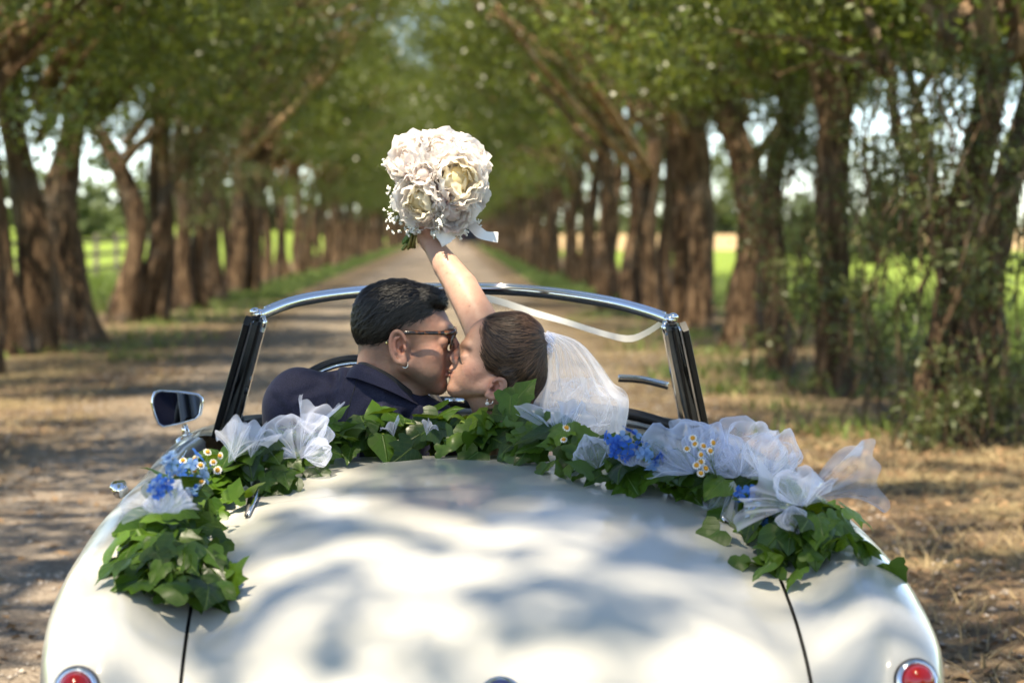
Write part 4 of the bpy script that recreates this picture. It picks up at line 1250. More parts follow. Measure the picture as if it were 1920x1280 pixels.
def strands(name, V, F, N, seeds, field, nstep, step, wid, lift, mat, parent, seed, jit=.25, taper=True):
    """fine ribbons of hair laid along a surface"""
    bv = BVHTree.FromPolygons([tuple(v) for v in V], [tuple(q) for q in F])
    g = random.Random(seed); Vs = []; Fs = []; A = []; n0 = 0
    for p in seeds:
        p = Vector(p); pts = []; ph = g.uniform(0, 6.28); h = lift * g.uniform(.2, 1.3); jv = Vector((g.gauss(0, jit), g.gauss(0, jit), g.gauss(0, jit)))
        for k in range(nstep):
            loc, nr, i, d = bv.find_nearest(p)
            if loc is None: break
            nr = Vector(N[F[i][0]]); pts.append((loc + nr * (h * math.sin(math.pi * (k + .4) / (nstep + .2))), nr))
            dr = Vector(field(loc)) + jv + .25 * jit * Vector((math.sin(ph + k), math.cos(ph + k * 1.3), math.sin(ph * 2 + k)))
            dr -= nr * dr.dot(nr)
            if dr.length < 1e-6: break
            p = loc + dr.normalized() * step
        if len(pts) < 3: continue
        tone = g.random()
        for k, (q, nr) in enumerate(pts):
            t = (pts[min(k + 1, len(pts) - 1)][0] - pts[max(k - 1, 0)][0]).normalized(); s = t.cross(nr).normalized()
            w = wid * (.35 + .65 * math.sin(math.pi * (k + .5) / len(pts)))
            Vs += [q - s * w, q + nr * w * .45, q + s * w]; A += [tone] * 3
        for k in range(len(pts) - 1):
            a = n0 + 3 * k; Fs += [(a, a + 1, a + 4, a + 3), (a + 1, a + 2, a + 5, a + 4)]
        n0 += 3 * len(pts)
    me = mesh_np(name, np.array([tuple(v) for v in Vs]), np.array(Fs, np.int32), True, A)
    return tag(obj(name, me, mat, parent), kind='stuff')

# his hair: combed back on top, thinning to a fade at the sides and nape
def px_of(Xw): return 744 + (Xw - H(744, 0)[0]) / PX
def py_of(Zw): return 604 - (Zw - H(0, 604)[2]) / PX
f = SKF; f.F = SKULL
E(f, 815, 566, DM, 26, 12, 38, 12, 24)                       # hair standing over the forehead
LX, LY = [640, 670, 700, 716, 733, 760, 785, 802, 812, 830, 850, 880], [668, 664, 657, 640, 612, 596, 588, 584, 572, 568, 570, 572]
GX = px_of(f.ax[0])[:, None, None]; GZ = py_of(f.ax[2])[None, None, :]
mm = np.interp(GX, LX, LY) - GZ
tm = 4.5 + 6.5 * smooth01(600, 545, GZ)
f.F = f.F - (np.where(mm > 0, tm * (1 - np.exp(-mm / 16)), mm * .30) * PX).astype(np.float32)
Vh, Fh = f.extract(); Nh = normals_of(Vh, Fh)
pp = (-.62 * Vh[:, 0:1] + .78 * Vh[:, 2:3])
Vh = Vh + Nh * (np.sin(pp * 1300 + 1.6 * np.sin(Vh[:, 0:1] * 130 + Vh[:, 1:2] * 90) + 8 * np.sin(Vh[:, 1:2] * 40)) * .0009 + np.sin(pp * 520 + 2 * np.sin(Vh[:, 0:1] * 60)) * .0009)
hair = obj('hair', mesh_np('hair', Vh, Fh, True, np.full(len(Vh), .1)), M['hairblack'], man)
g = random.Random(2)
cand = [i for i in range(len(Vh)) if Vh[i][1] < H(0, 0, DM + 45)[1]]
seeds = [Vh[g.choice(cand)] for _ in range(4200)]
def mf(p):
    x = (p.x - H(744, 0)[0]) / PX
    top = max(0.0, min(1.0, (p.z - H(0, 590)[2]) / (60 * PX)))
    return (-.75 - .2 * top, 0.0, -.62 + .45 * top if x < 40 else -.30)
strands('hair_strands', Vh, Fh, Nh, seeds, mf, 8, .0056, .0008, .0042, M['strandblack'], hair, 3, .26)
g = random.Random(12)
fr = [i for i in cand if Vh[i][0] > H(800, 0)[0] and Vh[i][2] > H(0, 572)[2]]
strands('fringe', Vh, Fh, Nh, [Vh[g.choice(fr)] for _ in range(520)], lambda p: (-.2, .1, .7), 5, .0040, .0005, .0060, M['hairblack'], hair, 5, .9)

def fade(person, Vs, Vhair, Fhair, colour, length, amt):
    """hair roots showing through the skin next to the hairline"""
    bv = BVHTree.FromPolygons([tuple(v) for v in Vhair], [tuple(q) for q in Fhair]); ca = person.data.color_attributes['Col']
    buf = np.zeros(len(Vs) * 4, np.float32); ca.data.foreach_get('color', buf); buf = buf.reshape(-1, 4)
    for i, v in enumerate(Vs):
        h = bv.find_nearest(Vector(v), length * 4)
        if h[0] is not None:
            w = amt * math.exp(-(h[3] / length) ** 1.5); buf[i, :3] = buf[i, :3] * (1 - w) + np.array(colour) * w
    ca.data.foreach_set('color', buf.ravel())
fade(man, V, Vh, Fh, (.022, .016, .013), .0085, .92)

# navy jacket
f = Field(H(450, 1010, -120), H(930, 640, 260), .0042)
E(f, 556, 768, 30, 62, 78, 58, 10, 6)                        # left shoulder, raised
C(f, (552, 770, 30), (536, 900, 90), 58, 50, 24)
C(f, (536, 900, 90), (600, 980, 240), 48, 40, 24)            # sleeve going forward
E(f, 690, 850, 24, 155, 145, 78, 26, 6)                      # back
C(f, (690, 748, 14), (826, 812, 30), 46, 46, 30)             # right shoulder slope
C(f, (826, 815, 30), (850, 940, 120), 46, 44, 24)
C(f, (600, 745, 24), (690, 735, 16), 44, 44, 26)
E(f, 690, 960, 30, 150, 120, 85, 30)
E(f, 626, 694, -30, 15, 30, 46, 16, -14, 'sub')              # pinch between shoulder pad and back
C(f, (640, 712, -52), (586, 800, -78), 7, 9, 22, 'sub')      # drag fold
C(f, (700, 770, -62), (636, 900, -76), 4, 5, 16, 'sub')
C(f, (655, 758, 8), (735, 768, 12), 54, 52, 26)
E(f, 690, 790, 0, 90, 60, 62, 26)
C(f, (760, 790, -44), (700, 880, -70), 6, 6, 20, 'sub')
E(f, 716, 676, DM, 50, 44, 54, 6, 0, 'sub')                  # neck hole
Vj, Fj = f.extract(); Nj = normals_of(Vj, Fj)
Vj = Vj + Nj * (.0012 * np.sin(Vj[:, 0:1] * 55 + 3 * np.sin(Vj[:, 2:3] * 21)))
pxv = px_of(Vj[:, 0]); pyv = py_of(Vj[:, 2])
for line, dep, wid in (([(628, 704), (616, 760), (604, 830)], .007, 9), ([(640, 716), (600, 722), (548, 742)], .004, 8), ([(648, 722), (590, 790), (566, 850)], .005, 11), ([(705, 750), (668, 800), (655, 860)], .004, 9),
                       ([(516, 748), (545, 790), (580, 815)], .0035, 8), ([(770, 772), (728, 815), (712, 860)], .004, 9), ([(690, 735), (740, 765), (800, 800)], .003, 8), ([(822, 790), (800, 830), (790, 870)], .004, 8)):
    best = np.full(len(Vj), 1e9); sgn_ = np.zeros(len(Vj))
    for (ax_, ay_), (bx2, by2) in zip(line[:-1], line[1:]):
        dx, dy = bx2 - ax_, by2 - ay_; L2 = dx * dx + dy * dy
        t = np.clip(((pxv - ax_) * dx + (pyv - ay_) * dy) / L2, 0, 1); qx, qy = pxv - ax_ - t * dx, pyv - ay_ - t * dy
        dd = np.hypot(qx, qy); m = dd < best; best[m] = dd[m]; sgn_[m] = np.sign(qx * dy - qy * dx)[m]
    sd2 = best * sgn_ / wid
    Vj = Vj + (Nj * ((-dep * np.exp(-sd2 ** 2) + .75 * dep * np.exp(-(sd2 - 1.7) ** 2)) * (Nj[:, 1] < -.1))[:, None])
jacket = obj('jacket', mesh_np('jacket', Vj, Fj, True), M['navy'], man)
bvj = BVHTree.FromPolygons([tuple(v) for v in Vj], [tuple(q) for q in Fj])
def on_jacket(px, py, off):
    d = (W(px, py, YH) - CAM_LOC).normalized(); h = bvj.ray_cast(CAM_LOC, d)
    return (h[0] if h[0] is not None else W(px, py, YH)) - d * off
seam = [on_jacket(x, y, .0004) for x, y in ((669, 711), (664, 730), (657, 752), (650, 775), (644, 800), (638, 830))]
MB().tube(seam, .0011, 5, False).obj('seam', M['shirt'], jacket)
seam2 = [on_jacket(x, y, .0004) for x, y in ((627, 707), (619, 725), (613, 750), (607, 780), (603, 812))]
MB().tube(seam2, .0010, 5, False).obj('sleeve_seam', M['shirt'], jacket)
# folded collar following the neck, and the black shirt band inside it
def band(ring_lo, ring_hi, th, name, mat, parent):
    a = spline(ring_lo, 40); b = spline(ring_hi, 40)
    mid = (a + b) / 2; mid[:, 1] -= th * .5
    top = b.copy(); top[:, 1] += th
    mb = MB(); mb.grid(np.stack([a, mid, b, top, top + np.array((0, th * .6, -.02))], 1)); 
    return mb.obj(name, mat, parent)
lo_ = [H(634, 712, 40), H(645, 706, -18), H(668, 706, -50), H(700, 716, -62), H(735, 730, -60), H(770, 748, -44), H(796, 764, -6), H(806, 772, 40)]
hi_ = [H(662, 690, 46), H(663, 684, -10), H(676, 680, -42), H(700, 687, -56), H(727, 702, -54), H(752, 722, -40), H(778, 744, -2), H(790, 754, 40)]
band([Vector(p) for p in lo_], [Vector(p) for p in hi_], .006, 'collar', M['navy'], jacket)
lo2 = [H(664, 700, 40), H(668, 696, -8), H(684, 694, -38), H(708, 702, -50), H(734, 716, -49), H(762, 738, -36), H(786, 756, 0)]
hi2 = [H(670, 684, 46), H(672, 679, -6), H(686, 677, -36), H(709, 686, -50), H(735, 700, -48), H(762, 722, -34), H(781, 740, 0)]
band([Vector(p) for p in lo2], [Vector(p) for p in hi2], .003, 'shirt_collar', M['shirt'], man)

# sunglasses
gl_ = empty('sunglasses', H(850, 622, DM)); tag(gl_, 'tortoiseshell sunglasses with tinted lenses on the man\'s face', 'sunglasses')
def gobj(mb, name, mat, par=None):
    o = mb.obj(name, mat, par or gl_)
    if par is None: o.matrix_parent_inverse = Matrix.Translation(gl_.location).inverted()
    return o
for s in (-1, 1):
    pts = [H(852, 622, DM + s * 60), H(800, 621.5, DM + s * 67), H(766, 621, DM + s * 68), H(745, 627, DM + s * 67), H(728, 639, DM + s * 65)]
    C_ = [Vector(p) for p in spline(pts, 16)]
    tm = gobj(MB().tube(C_, [.0023] * 12 + [.0024, .0026, .0028, .0024], 8, True, 1.75), 'temple', M['tortoise'])
    gobj(MB().box(Vector(H(727, 640, DM + s * 65)), (.006, .004, .006)), 'temple_tip', M['gold'])
    gobj(MB().box(Vector(H(832, 623, DM + s * 64)), (.016, .0012, .0016)), 'hinge_inlay', M['gold'])
    # rim: rounded rectangle in a plane across the face, leaning in at the bottom
    cx = DM + s * 31; rim = []
    for k in range(28):
        t = 2 * math.pi * k / 28; ex = abs(math.cos(t)) ** .6 * math.copysign(1, math.cos(t)); ez = abs(math.sin(t)) ** .7 * math.copysign(1, math.sin(t))
        yy = cx + 27 * ex; zz = 634 - 18 * ez
        rim.append(Vector(H(853.5 - (zz - 616) * .20 - abs(yy - DM) * .06 + 1.5, zz, yy)))
    gobj(MB().tube(rim + [rim[0]], .0032, 8, False), 'rim', M['tortoise'])
    ctr = sum(rim, Vector()) / len(rim); mb = MB(); mb.add([tuple(p) for p in rim] + [tuple(ctr + Vector((.001, 0, 0)))], [(k, (k + 1) % 28, 28) for k in range(28)]); gobj(mb, 'lens', M['lens'])
gobj(MB().tube([Vector(H(853, 626, DM - 6)), Vector(H(856, 624, DM)), Vector(H(853, 626, DM + 6))], .0024, 8), 'bridge', M['tortoise'])
# his earring
er = empty('hoop_earring', H(759, 680, DM - 66)); tag(er, 'small beaded silver hoop earring in the man\'s ear', 'earring')
hp = []
for k in range(11):
    t = R_(-200 + 230 * k / 10); hp.append(Vector(H(760.5 + 5.2 * math.cos(t), 680.5 - 5.6 * math.sin(t), DM - 67 + 1.5 * math.sin(t))))
h_ = MB().tube(hp, .0009, 6).obj('hoop', M['silver'], er); h_.matrix_parent_inverse = Matrix.Translation(er.location).inverted()
for p in hp[3:10]:
    o = MB().ball(p, .0017, 8, 6).obj('bead', M['silver'], er); o.matrix_parent_inverse = Matrix.Translation(er.location).inverted()

# ------------------------------------------------------------------ the bride
DB_ = -10
YA = 5.50                                       # the bouquet and hand are held up and forward
def A(px, py, Y): p = W(px, py, Y); return np.array(tuple(p))
f = Field((H(830, 0)[0] - .06, 4.90, H(0, 880)[2]), (H(1060, 0)[0], 5.64, H(0, 402)[2]), .0026)
sc = YA / FPX
# arm: shoulder behind the head, elbow, wrist
f.cone(A(952, 740, 5.20), A(926, 660, 5.28), .053, .046, .003)
f.cone(A(926, 660, 5.28), A(893, 590, 5.35), .046, .0400, .003)
f.cone(A(893, 590, 5.35), A(866, 540, 5.40), .0400, .0370, .003)
f.cone(A(866, 540, 5.40), A(838, 500, 5.44), .0370, .0305, .003)
f.cone(A(838, 500, 5.44), A(806, 452, 5.49), .0305, .0200, .003)
# hand: palm, four fingers closed round the stems, thumb
f.ell(A(798, 434, 5.495), (.020, .034, .036), .012, np.array(((.93, 0, -.36), (0, 1, 0), (.36, 0, .93))))
f.cone(A(806, 455, 5.49), A(799, 440, 5.495), .0195, .022, .01)
for k, (py, ln) in enumerate(((414, 1.0), (424, 1.1), (434, 1.05), (444, .9))):
    bx_ = 800 - (py - 414) * .0
    K = [A(bx_ + 4, py, 5.535), A(bx_ - 12, py + 4, 5.542), A(bx_ - 26 * ln, py + 7, 5.522), A(bx_ - 27 * ln, py + 9, 5.500)]
    rad = [.0098, .0092, .0085, .0078]
    for a in range(3): f.cone(K[a], K[a + 1], rad[a], rad[a + 1], .003)
K = [A(806, 440, 5.468), A(797, 428, 5.458), A(786, 420, 5.462), A(778, 416, 5.47)]
for a in range(3): f.cone(K[a], K[a + 1], (.012, .0105, .0095)[a], (.0105, .0095, .008)[a], .005)
# head, tilted back
E(f, 958, 654, DB_, 55, 63, 57, 6, 25)                       # cranium
E(f, 915, 648, DB_, 46, 58, 52, 14, 24)                      # forehead
E(f, 896, 690, DB_, 42, 50, 47, 14, 26)
E(f, 872, 706, DB_, 28, 34, 32, 10, 24)
for s in (-1, 1):
    C(f, (924, 722, DB_ + s * 42), (856, 728, DB_ + s * 12), 16, 12, 14)
    E(f, 888, 690, DB_ + s * 34, 22, 17, 14, 12, 24)
    E(f, 880, 706, DB_ + s * 26, 20, 20, 15, 12)
E(f, 853, 729, DB_, 14.5, 13, 16, 10)                        # chin
E(f, 853, 660, DB_ - 25, 12, 13, 13, 8, 24, 'sub'); E(f, 853, 660, DB_ + 25, 12, 13, 13, 8, 24, 'sub')
for s in (-1, 1):
    E(f, 873, 668, DB_ + s * 27, 9.5, 9.0, 12, 5, 20)        # closed lids
    C(f, (870, 645, DB_ + s * 8), (880, 645, DB_ + s * 32), 6, 6, 8)
C(f, (864, 652, DB_), (848, 668, DB_), 5.5, 5.5, 7)          # nose
E(f, 847.5, 670, DB_, 7, 6, 7.5, 4)
for s in (-1, 1): E(f, 853, 676, DB_ + s * 8, 7, 5.5, 5, 4)
C(f, (858, 678, DB_), (852, 690, DB_), 7, 8, 7)
E(f, 849, 692, DB_, 7.5, 4.5, 15, 4, 18)                     # lips
E(f, 848, 703, DB_, 7, 5.0, 14, 4, 0)
E(f, 840, 698, DB_, 9, 1.4, 15, 2, 10, 'sub')
BSK = f.F.copy(); BF = f
E(f, 928, 722, DB_ - 46, 11, 15, 8, 8, 30)
FLIP[0] = -1; ear(f, 929, 724, DB_ - 56, 14, 22, 40)
C(f, (942, 712, DB_ + 4), (934, 800, 16), 38, 40, 22)        # neck
C(f, (880, 728, DB_), (915, 752, DB_ + 4), 18, 28, 14)
C(f, (915, 758, 8), (925, 830, 20), 28, 36, 22)
C(f, (950, 820, 40), (940, 790, 100), 60, 44, 30)            # far shoulder
f.cone(H(945, 800, 60), A(950, 735, 5.20), .05, .05, .03)
C(f, (960, 850, -30), (990, 860, -50), 60, 46, 30)           # near shoulder
E(f, 965, 880, 20, 100, 55, 75, 30)
V, F = f.extract(); N = normals_of(V, F)
skin = np.array((.455, .268, .190)); col = np.tile(skin, (len(V), 1))
col = blend(col, V, (.46, .18, .13), 884, 694, DB_ - 44, 20, .5)
col = blend(col, V, (.45, .15, .11), 930, 722, DB_ - 60, 22, .6)
col = blend(col, V, (.42, .12, .10), 846, 698, DB_, 9, .8, (1, 2, .9))
col = blend(col, V, (.54, .24, .18), 847, 668, DB_, 11, .35)
for s in (-1, 1):
    for q in range(6):                           # brow
        col = blend(col, V, (.05, .028, .02), 871 + 2.4 * q, 643 + 3.0 * q - .15 * q * q, DB_ + s * (12 + 4.6 * q), 4.6, .9, (1, 1.8, 1))
    col = blend(col, V, (.34, .17, .13), 871, 664, DB_ + s * 28, 11, .45)
w = np.exp(-(((V - A(797, 432, 5.5)) / .05) ** 2).sum(1)) * .35
col = col * (1 - w[:, None]) + np.array((.46, .19, .13)) * w[:, None]
for px, py, r, a in ((889, 689, 1.6, .55), (885, 739, 1.4, .4), (868, 700, 1.2, .35), (900, 712, 1.1, .35)):
    col = blend(col, V, (.12, .06, .04), px, py, DB_ - 40, r, a, (1, 40, 1))
for px, py in ((862, 534), (838, 512), (880, 572)):
    w = np.exp(-(((V - A(px, py, 5.38))[:, [0, 2]] / .0022) ** 2).sum(1)) * .5; col = col * (1 - w[:, None]) + np.array((.12, .06, .04)) * w[:, None]
bride = obj('person', mesh_np('person', V, F, True, None, col), M['skin'])
tag(bride, 'dark-haired woman in a veil, head tilted back, one bare arm raising a bouquet', 'person')
for s in (-1, 1):
    L = MB()
    for k in range(15):
        t = k / 14; p = Vector(H(861.5 + 12 * t, 667.5 + 7.0 * math.sin(t * 2.0), DB_ + s * (19 + 19 * t ** .7)))
        d = Vector((-.004, s * .003, -.006 - .001 * math.sin(t * 3)))
        L.tube([p, p + d * .6, p + d + Vector((-.0015, 0, .001))], [.0011, .0008, .0002], 4, False)
    L.tube([Vector(H(861.5 + 12 * t, 667.5 + 7.0 * math.sin(t * 2.0), DB_ + s * (18.5 + 19 * t ** .7))) for t in np.linspace(0, 1, 12)], .0012, 5, False)
    tag(L.obj('eyelashes', M['lash'], bride), kind='stuff')
f = Field(H(840, 1000, -130), H(1100, 780, 160), .006)       # bodice of the dress
E(f, 965, 935, 20, 96, 110, 84, 20)
C(f, (905, 850, -30), (930, 800, -20), 9, 8, 8); C(f, (1000, 850, -50), (985, 815, -30), 9, 8, 8)
Vd, Fd = f.extract(); obj('dress', mesh_np('dress', Vd, Fd, True), simple('white_lace', (.70, .66, .62), .8, var=.2, scale=160), bride)

# her hair: drawn back smoothly from the face to the crown
f = BF; f.F = BSK
E(f, 985, 690, DB_, 30, 46, 46, 16, -10)
E(f, 972, 740, DB_, 20, 44, 34, 14, 10)                      # hair at the nape
C(f, (948, 704, DB_ - 46), (956, 752, DB_ - 44), 9, 7, 12)   # lock behind the ear
LY, LX = [560, 590, 605, 620, 654, 685, 700, 708, 735, 770, 800, 860], [930, 916, 908, 905, 907, 911, 924, 941, 954, 961, 966, 968]
GX = px_of(f.ax[0])[:, None, None]; GZ = py_of(f.ax[2])[None, None, :]
mm = GX - np.interp(GZ, LY, LX)
f.F = np.where(f.ax[1][None, :, None] > H(0, 0, DB_ + 66)[1], 1, f.F - (np.where(mm > 0, 7.5 * (1 - np.exp(-mm / 14)), mm * .40) * PX).astype(np.float32))
f.F = np.where((GZ < 566) | (GZ > 812), 1, f.F).astype(np.float32)
Vh, Fh = f.extract(); Nh = normals_of(Vh, Fh)
kn = H(1012, 640, DB_)
th_ = np.arctan2(Vh[:, 2] - kn[2], Vh[:, 1] - kn[1] + 0 * Vh[:, 0])
Vh = Vh + Nh * (np.sin(th_ * 60 + Vh[:, 0] * 40) * .0006 * smooth01(H(915, 0)[0], H(945, 0)[0], Vh[:, 0]))[:, None]
bhair = obj('hair', mesh_np('hair', Vh, Fh, True, np.full(len(Vh), .25)), M['hairbrown'], bride)
g = random.Random(3)
cand = [i for i in range(len(Vh)) if Vh[i][1] < H(0, 0, DB_ + 40)[1]]
def bf(p):
    v = np.array(tuple(p)) - kn; d = -v / (np.linalg.norm(v) + 1e-6)
    front = max(0.0, min(1.0, (H(965, 0)[0] - p.x) / (60 * PX)))
    low = max(0.0, min(1.0, (H(0, 660)[2] - p.z) / (60 * PX)))
    d = d * (1 - .7 * front) + np.array((.45, 0, -1.0)) * .8 * front * (1 - .3 * low)
    return d
strands('hair_strands', Vh, Fh, Nh, [Vh[g.choice(cand)] for _ in range(4200)], bf, 9, .0075, .0007, .0030, M['hairbrown'], bhair, 4, .13)
fade(bride, V, Vh, Fh, (.05, .03, .02), .0028, .85)
edge = [i for i in cand if Vh[i][0] < H(922, 0)[0] and Vh[i][2] > H(0, 715)[2]]
strands('hairline', Vh, Fh, Nh, [Vh[g.choice(edge)] - np.array((.003 * g.random(), 0, 0)) for _ in range(500)], lambda p: (.75, 0, -.65), 7, .006, .0005, .0016, M['hairbrown'], bhair, 9, .18)
strands('locks', Vh, Fh, Nh, [Vh[g.choice(cand)] for _ in range(150)], bf, 11, .0085, .0024, .0030, M['hairbrown'], bhair, 19, .10)
fr = [i for i in cand if Vh[i][2] > H(0, 612)[2]]
strands('flyaways', Vh, Fh, Nh, [Vh[g.choice(fr)] for _ in range(40)], lambda p: (.5, .1, .5), 7, .006, .00025, .012, M['hairbrown'], bhair, 6, .8)
# pearl earring
er = empty('pearl_earring', H(916, 744, DB_ - 58)); tag(er, 'pearl drop on a silver hoop in the woman\'s ear', 'earring')
hp = [Vector(H(917.5 + 5.5 * math.cos(t), 747 - 5.5 * math.sin(t), DB_ - 58)) for t in np.linspace(R_(130), R_(400), 14)]
for o in (MB().tube(hp, .0009, 6).obj('hoop', M['silver'], er), MB().ball(Vector(H(912.5, 751.5, DB_ - 60)), .0042, 12, 8).obj('pearl', M['pearl'], er)):
    o.matrix_parent_inverse = Matrix.Translation(er.location).inverted()

# veil: gathered at the crown, falling in soft folds (a near and a far layer)
veil = empty('bridal_veil', H(1022, 640, DB_)); tag(veil, 'sheer white tulle veil gathered at the back of the woman\'s head', 'veil')
def veil_layer(name, dsgn, seed):
    g = random.Random(seed)
    left = [(1021, 628), (1020, 660), (1010, 700), (1000, 740), (994, 775), (1000, 812)]
    right = [(1034, 622), (1085, 640), (1122, 680), (1150, 722), (1178, 752), (1169, 818)]
    Lc = spline([H(x, y) for x, y in left], 30); Rc = spline([H(x, y) for x, y in right], 30)
    n = 90; P = np.zeros((n, 30, 3)); ph = [g.uniform(0, 6.28) for _ in range(6)]
    for i in range(n):
        s = i / (n - 1)
        for j in range(30):
            t = j / 29
            s2 = s + (.06 * math.sin(7 * s + ph[0] + 2 * t) + .03 * math.sin(15 * s + ph[1] - 4 * t)) * math.sin(math.pi * s)
            q = Lc[j] * (1 - s2) + Rc[j] * s2
            bulge = math.sin(math.pi * s) * (14 + 52 * t)
            fold = (2 + 9 * t) * (math.sin(9 * s + ph[2] + 1.6 * t) + .55 * math.sin(19 * s + ph[3] + 3 * t))
            crum = 7 * t * (math.sin(11 * s + 6 * t + ph[4]) * math.sin(8 * t + 4 * s + ph[5]) + .5 * math.sin(23 * s - 9 * t + ph[1]) * math.sin(15 * t + ph[0]))
            fold += 5.0 * math.exp(-2.2 * t) * (.3 + t) * 2 * math.sin(46 * s + ph[1]) + 2.2 * math.sin(34 * s + ph[0] + 2 * t) * (1 - .5 * t)
            puff = 7 * t * math.sin(6 * s + ph[5] + 5 * t)
            q = q + np.array((.6 * crum * PX * math.sin(math.pi * s), dsgn * (bulge + .6 * fold + crum) * PX + DB_ * PX, (puff + .5 * crum - 5 * t * math.sin(math.pi * s)) * PX))
            P[i, j] = q
    mb = MB(); mb.grid(P); o = mb.obj(name, M['veil'], veil); o.matrix_parent_inverse = Matrix.Translation(veil.location).inverted()
veil_layer('near_layer', -1, 1); veil_layer('far_layer', 1, 2); veil_layer('inner_layer', -.35, 5)
mb = MB()
g = random.Random(9)
for k in range(14):
    a = Vector(H(1016 + g.uniform(0, 10), 628 + g.uniform(-4, 22), DB_ + g.uniform(-14, 14))); b = a + Vector((g.uniform(.004, .02), g.uniform(-.01, .01), g.uniform(-.02, .006)))
    mb.tube([a, a.lerp(b, .5) + Vector((0, -.002, .002)), b], [.004, .006, .003], 6)
o = mb.obj('gathering', M['tulle'], veil); o.matrix_parent_inverse = Matrix.Translation(veil.location).inverted(); tag(o, kind='stuff')

# ================================================================== BOUQUET
def keep(o, root):
    """parent while staying where it was built in world space"""
    o.matrix_parent_inverse = root.matrix_basis.inverted() if root.parent is None else Matrix()
    return o
def frame(n, roll=0.0):
    n = Vector(n).normalized(); q = n.to_track_quat('Z', 'Y').to_matrix()
    return q @ Matrix.Rotation(roll, 3, 'Z')

def petal_mesh(name, L, Wd, cup, ruffle, seed, nu=7, nv=7):
    g = random.Random(seed); P = np.zeros((nu, nv, 3)); A_ = []
    p1, p2 = g.uniform(0, 6), g.uniform(0, 6)
    for i in range(nu):
        s = -1 + 2 * i / (nu - 1)
        for j in range(nv):
            t = j / (nv - 1)
            w = Wd * (.30 + .70 * math.sin(math.pi * min(1, .08 + .62 * t)) ** .8) * (1 - .35 * max(0, t - .75) / .25)
            edge = ruffle * t * t * (math.sin(5 * s + p1) + .6 * math.sin(9 * s + p2 + t * 3))
            x = s * w * .5; z = L * t * (1 - .16 * s * s * t) + .35 * edge
            y = cup * L * (math.sin(math.pi * t * .85) - .62 * (s * s) * math.sin(math.pi * min(1, t + .15)) * .6) + edge
            P[i, j] = (x, y, z); A_.append(min(1, .1 + t * 1.0 + .1 * g.random()))
    mb = MB(); mb.grid(P); me = mb.mesh(name)
    a = me.attributes.new('rnd', 'FLOAT', 'POINT'); a.data.foreach_set('value', np.array(A_, np.float32))
    return me
PET = {}
for key, mat in (('petal', M['petal']), ('petalyellow', M['petalyellow']), ('petalpink', M['petalpink'])):
    PET[key] = []
    for s in range(4):
        me = petal_mesh('petal', 1.0, 1.05, .32, .055, s + (40 if key != 'petal' else 0)); me.materials.append(mat); PET[key].append(me)

YB = 5.50; SB = YB / FPX
bouquet = empty('bouquet', W(770, 462, YB)); tag(bouquet, 'round bouquet of blush white peonies held up in the raised hand', 'bouquet')
BC = W(820, 345, YB)
def peony(px, py, dY, r_px, n, seed, heart='petalyellow', outer='petal', closed=False):
    px, py, dY = 820 + (px - 820) * .90, 345 + (py - 345) * .92, dY * .92
    g = random.Random(seed); c = W(px, py, YB + dY); n = Vector(n).normalized(); Rr = r_px * SB * .94
    root = empty('peony', c, bouquet); keep(root, bouquet)
    q = frame(n, g.uniform(0, 6))
    core = MB().ball((0, 0, 0), (Rr * .44, Rr * .44, Rr * .44), 12, 8).obj('heart', M[heart if not closed else outer], root)
    core.location = q @ Vector((0, 0, -.05 * Rr))
    rings = [(7, 86, 1.02, outer), (7, 66, 1.10, outer), (7, 48, 1.12, outer), (6, 33, 1.12, outer), (6, 20, 1.08, outer), (5, 8, .98, heart), (4, -6, .85, heart)]
    if closed: rings = [(6, 50, 1.0, outer), (6, 28, 1.05, outer), (5, 12, 1.05, outer)]
    for cnt, tilt, L, kind in rings:
        for k in range(cnt):
            a = 2 * math.pi * (k + g.uniform(-.3, .3)) / cnt + tilt
            t = R_(tilt + g.uniform(-9, 9)); l = Rr * L * g.uniform(.88, 1.12)
            Mx = Matrix.Rotation(a, 3, 'Z') @ Matrix.Rotation(-t, 3, 'X') @ Matrix.Rotation(g.uniform(-.2, .2), 3, 'Z')
            Mf = (q @ Mx).to_4x4()
            base = q @ (Matrix.Rotation(a, 3, 'Z') @ Vector((0, Rr * (.10 + .05 * (tilt < 30)), -Rr * .42)))
            o = bpy.data.objects.new('petal', g.choice(PET[kind])); link(o, root)
            # the petal's hollow side looks to the flower's axis
            o.matrix_local = Matrix.Translation(base) @ Mf @ Matrix.Rotation(math.pi, 4, 'Z') @ Matrix.Diagonal((l * g.uniform(.95, 1.2), -l, l * 1.05, 1))
    return root
peony(860, 335, -.085, 58, (.25, -1, .12), 1)
peony(785, 378, -.080, 50, (-.35, -1, -.22), 2)
peony(848, 402, -.070, 46, (.15, -1, -.5), 3, 'petal', 'petal')
peony(815, 425, -.020, 40, (0, -.6, -1), 14, 'petal', 'petal')
peony(765, 292, -.055, 50, (-.6, -.8, .45), 4, 'petal')
peony(822, 280, -.060, 50, (.05, -.75, .75), 5, 'petal')
peony(790, 325, -.105, 30, (-.25, -1, .25), 6, 'petal', 'petal', True)
peony(880, 290, -.030, 48, (.6, -.6, .7), 7, 'petal')
peony(893, 360, -.015, 40, (.9, -.6, -.1), 8, 'petal')
peony(764, 345, .02, 44, (-1, -.3, 0), 9, 'petal', 'petalpink')
peony(825, 300, .07, 58, (0, .7, .8), 10, 'petal')
peony(825, 370, .08, 58, (.2, 1, -.1), 11, 'petal')
peony(826, 368, -.095, 24, (0, -1, 0), 12, 'petalpink', 'petalpink', True)
peony(766, 318, -.085, 20, (-.4, -1, 0), 13, 'petalpink', 'petalpink', True)
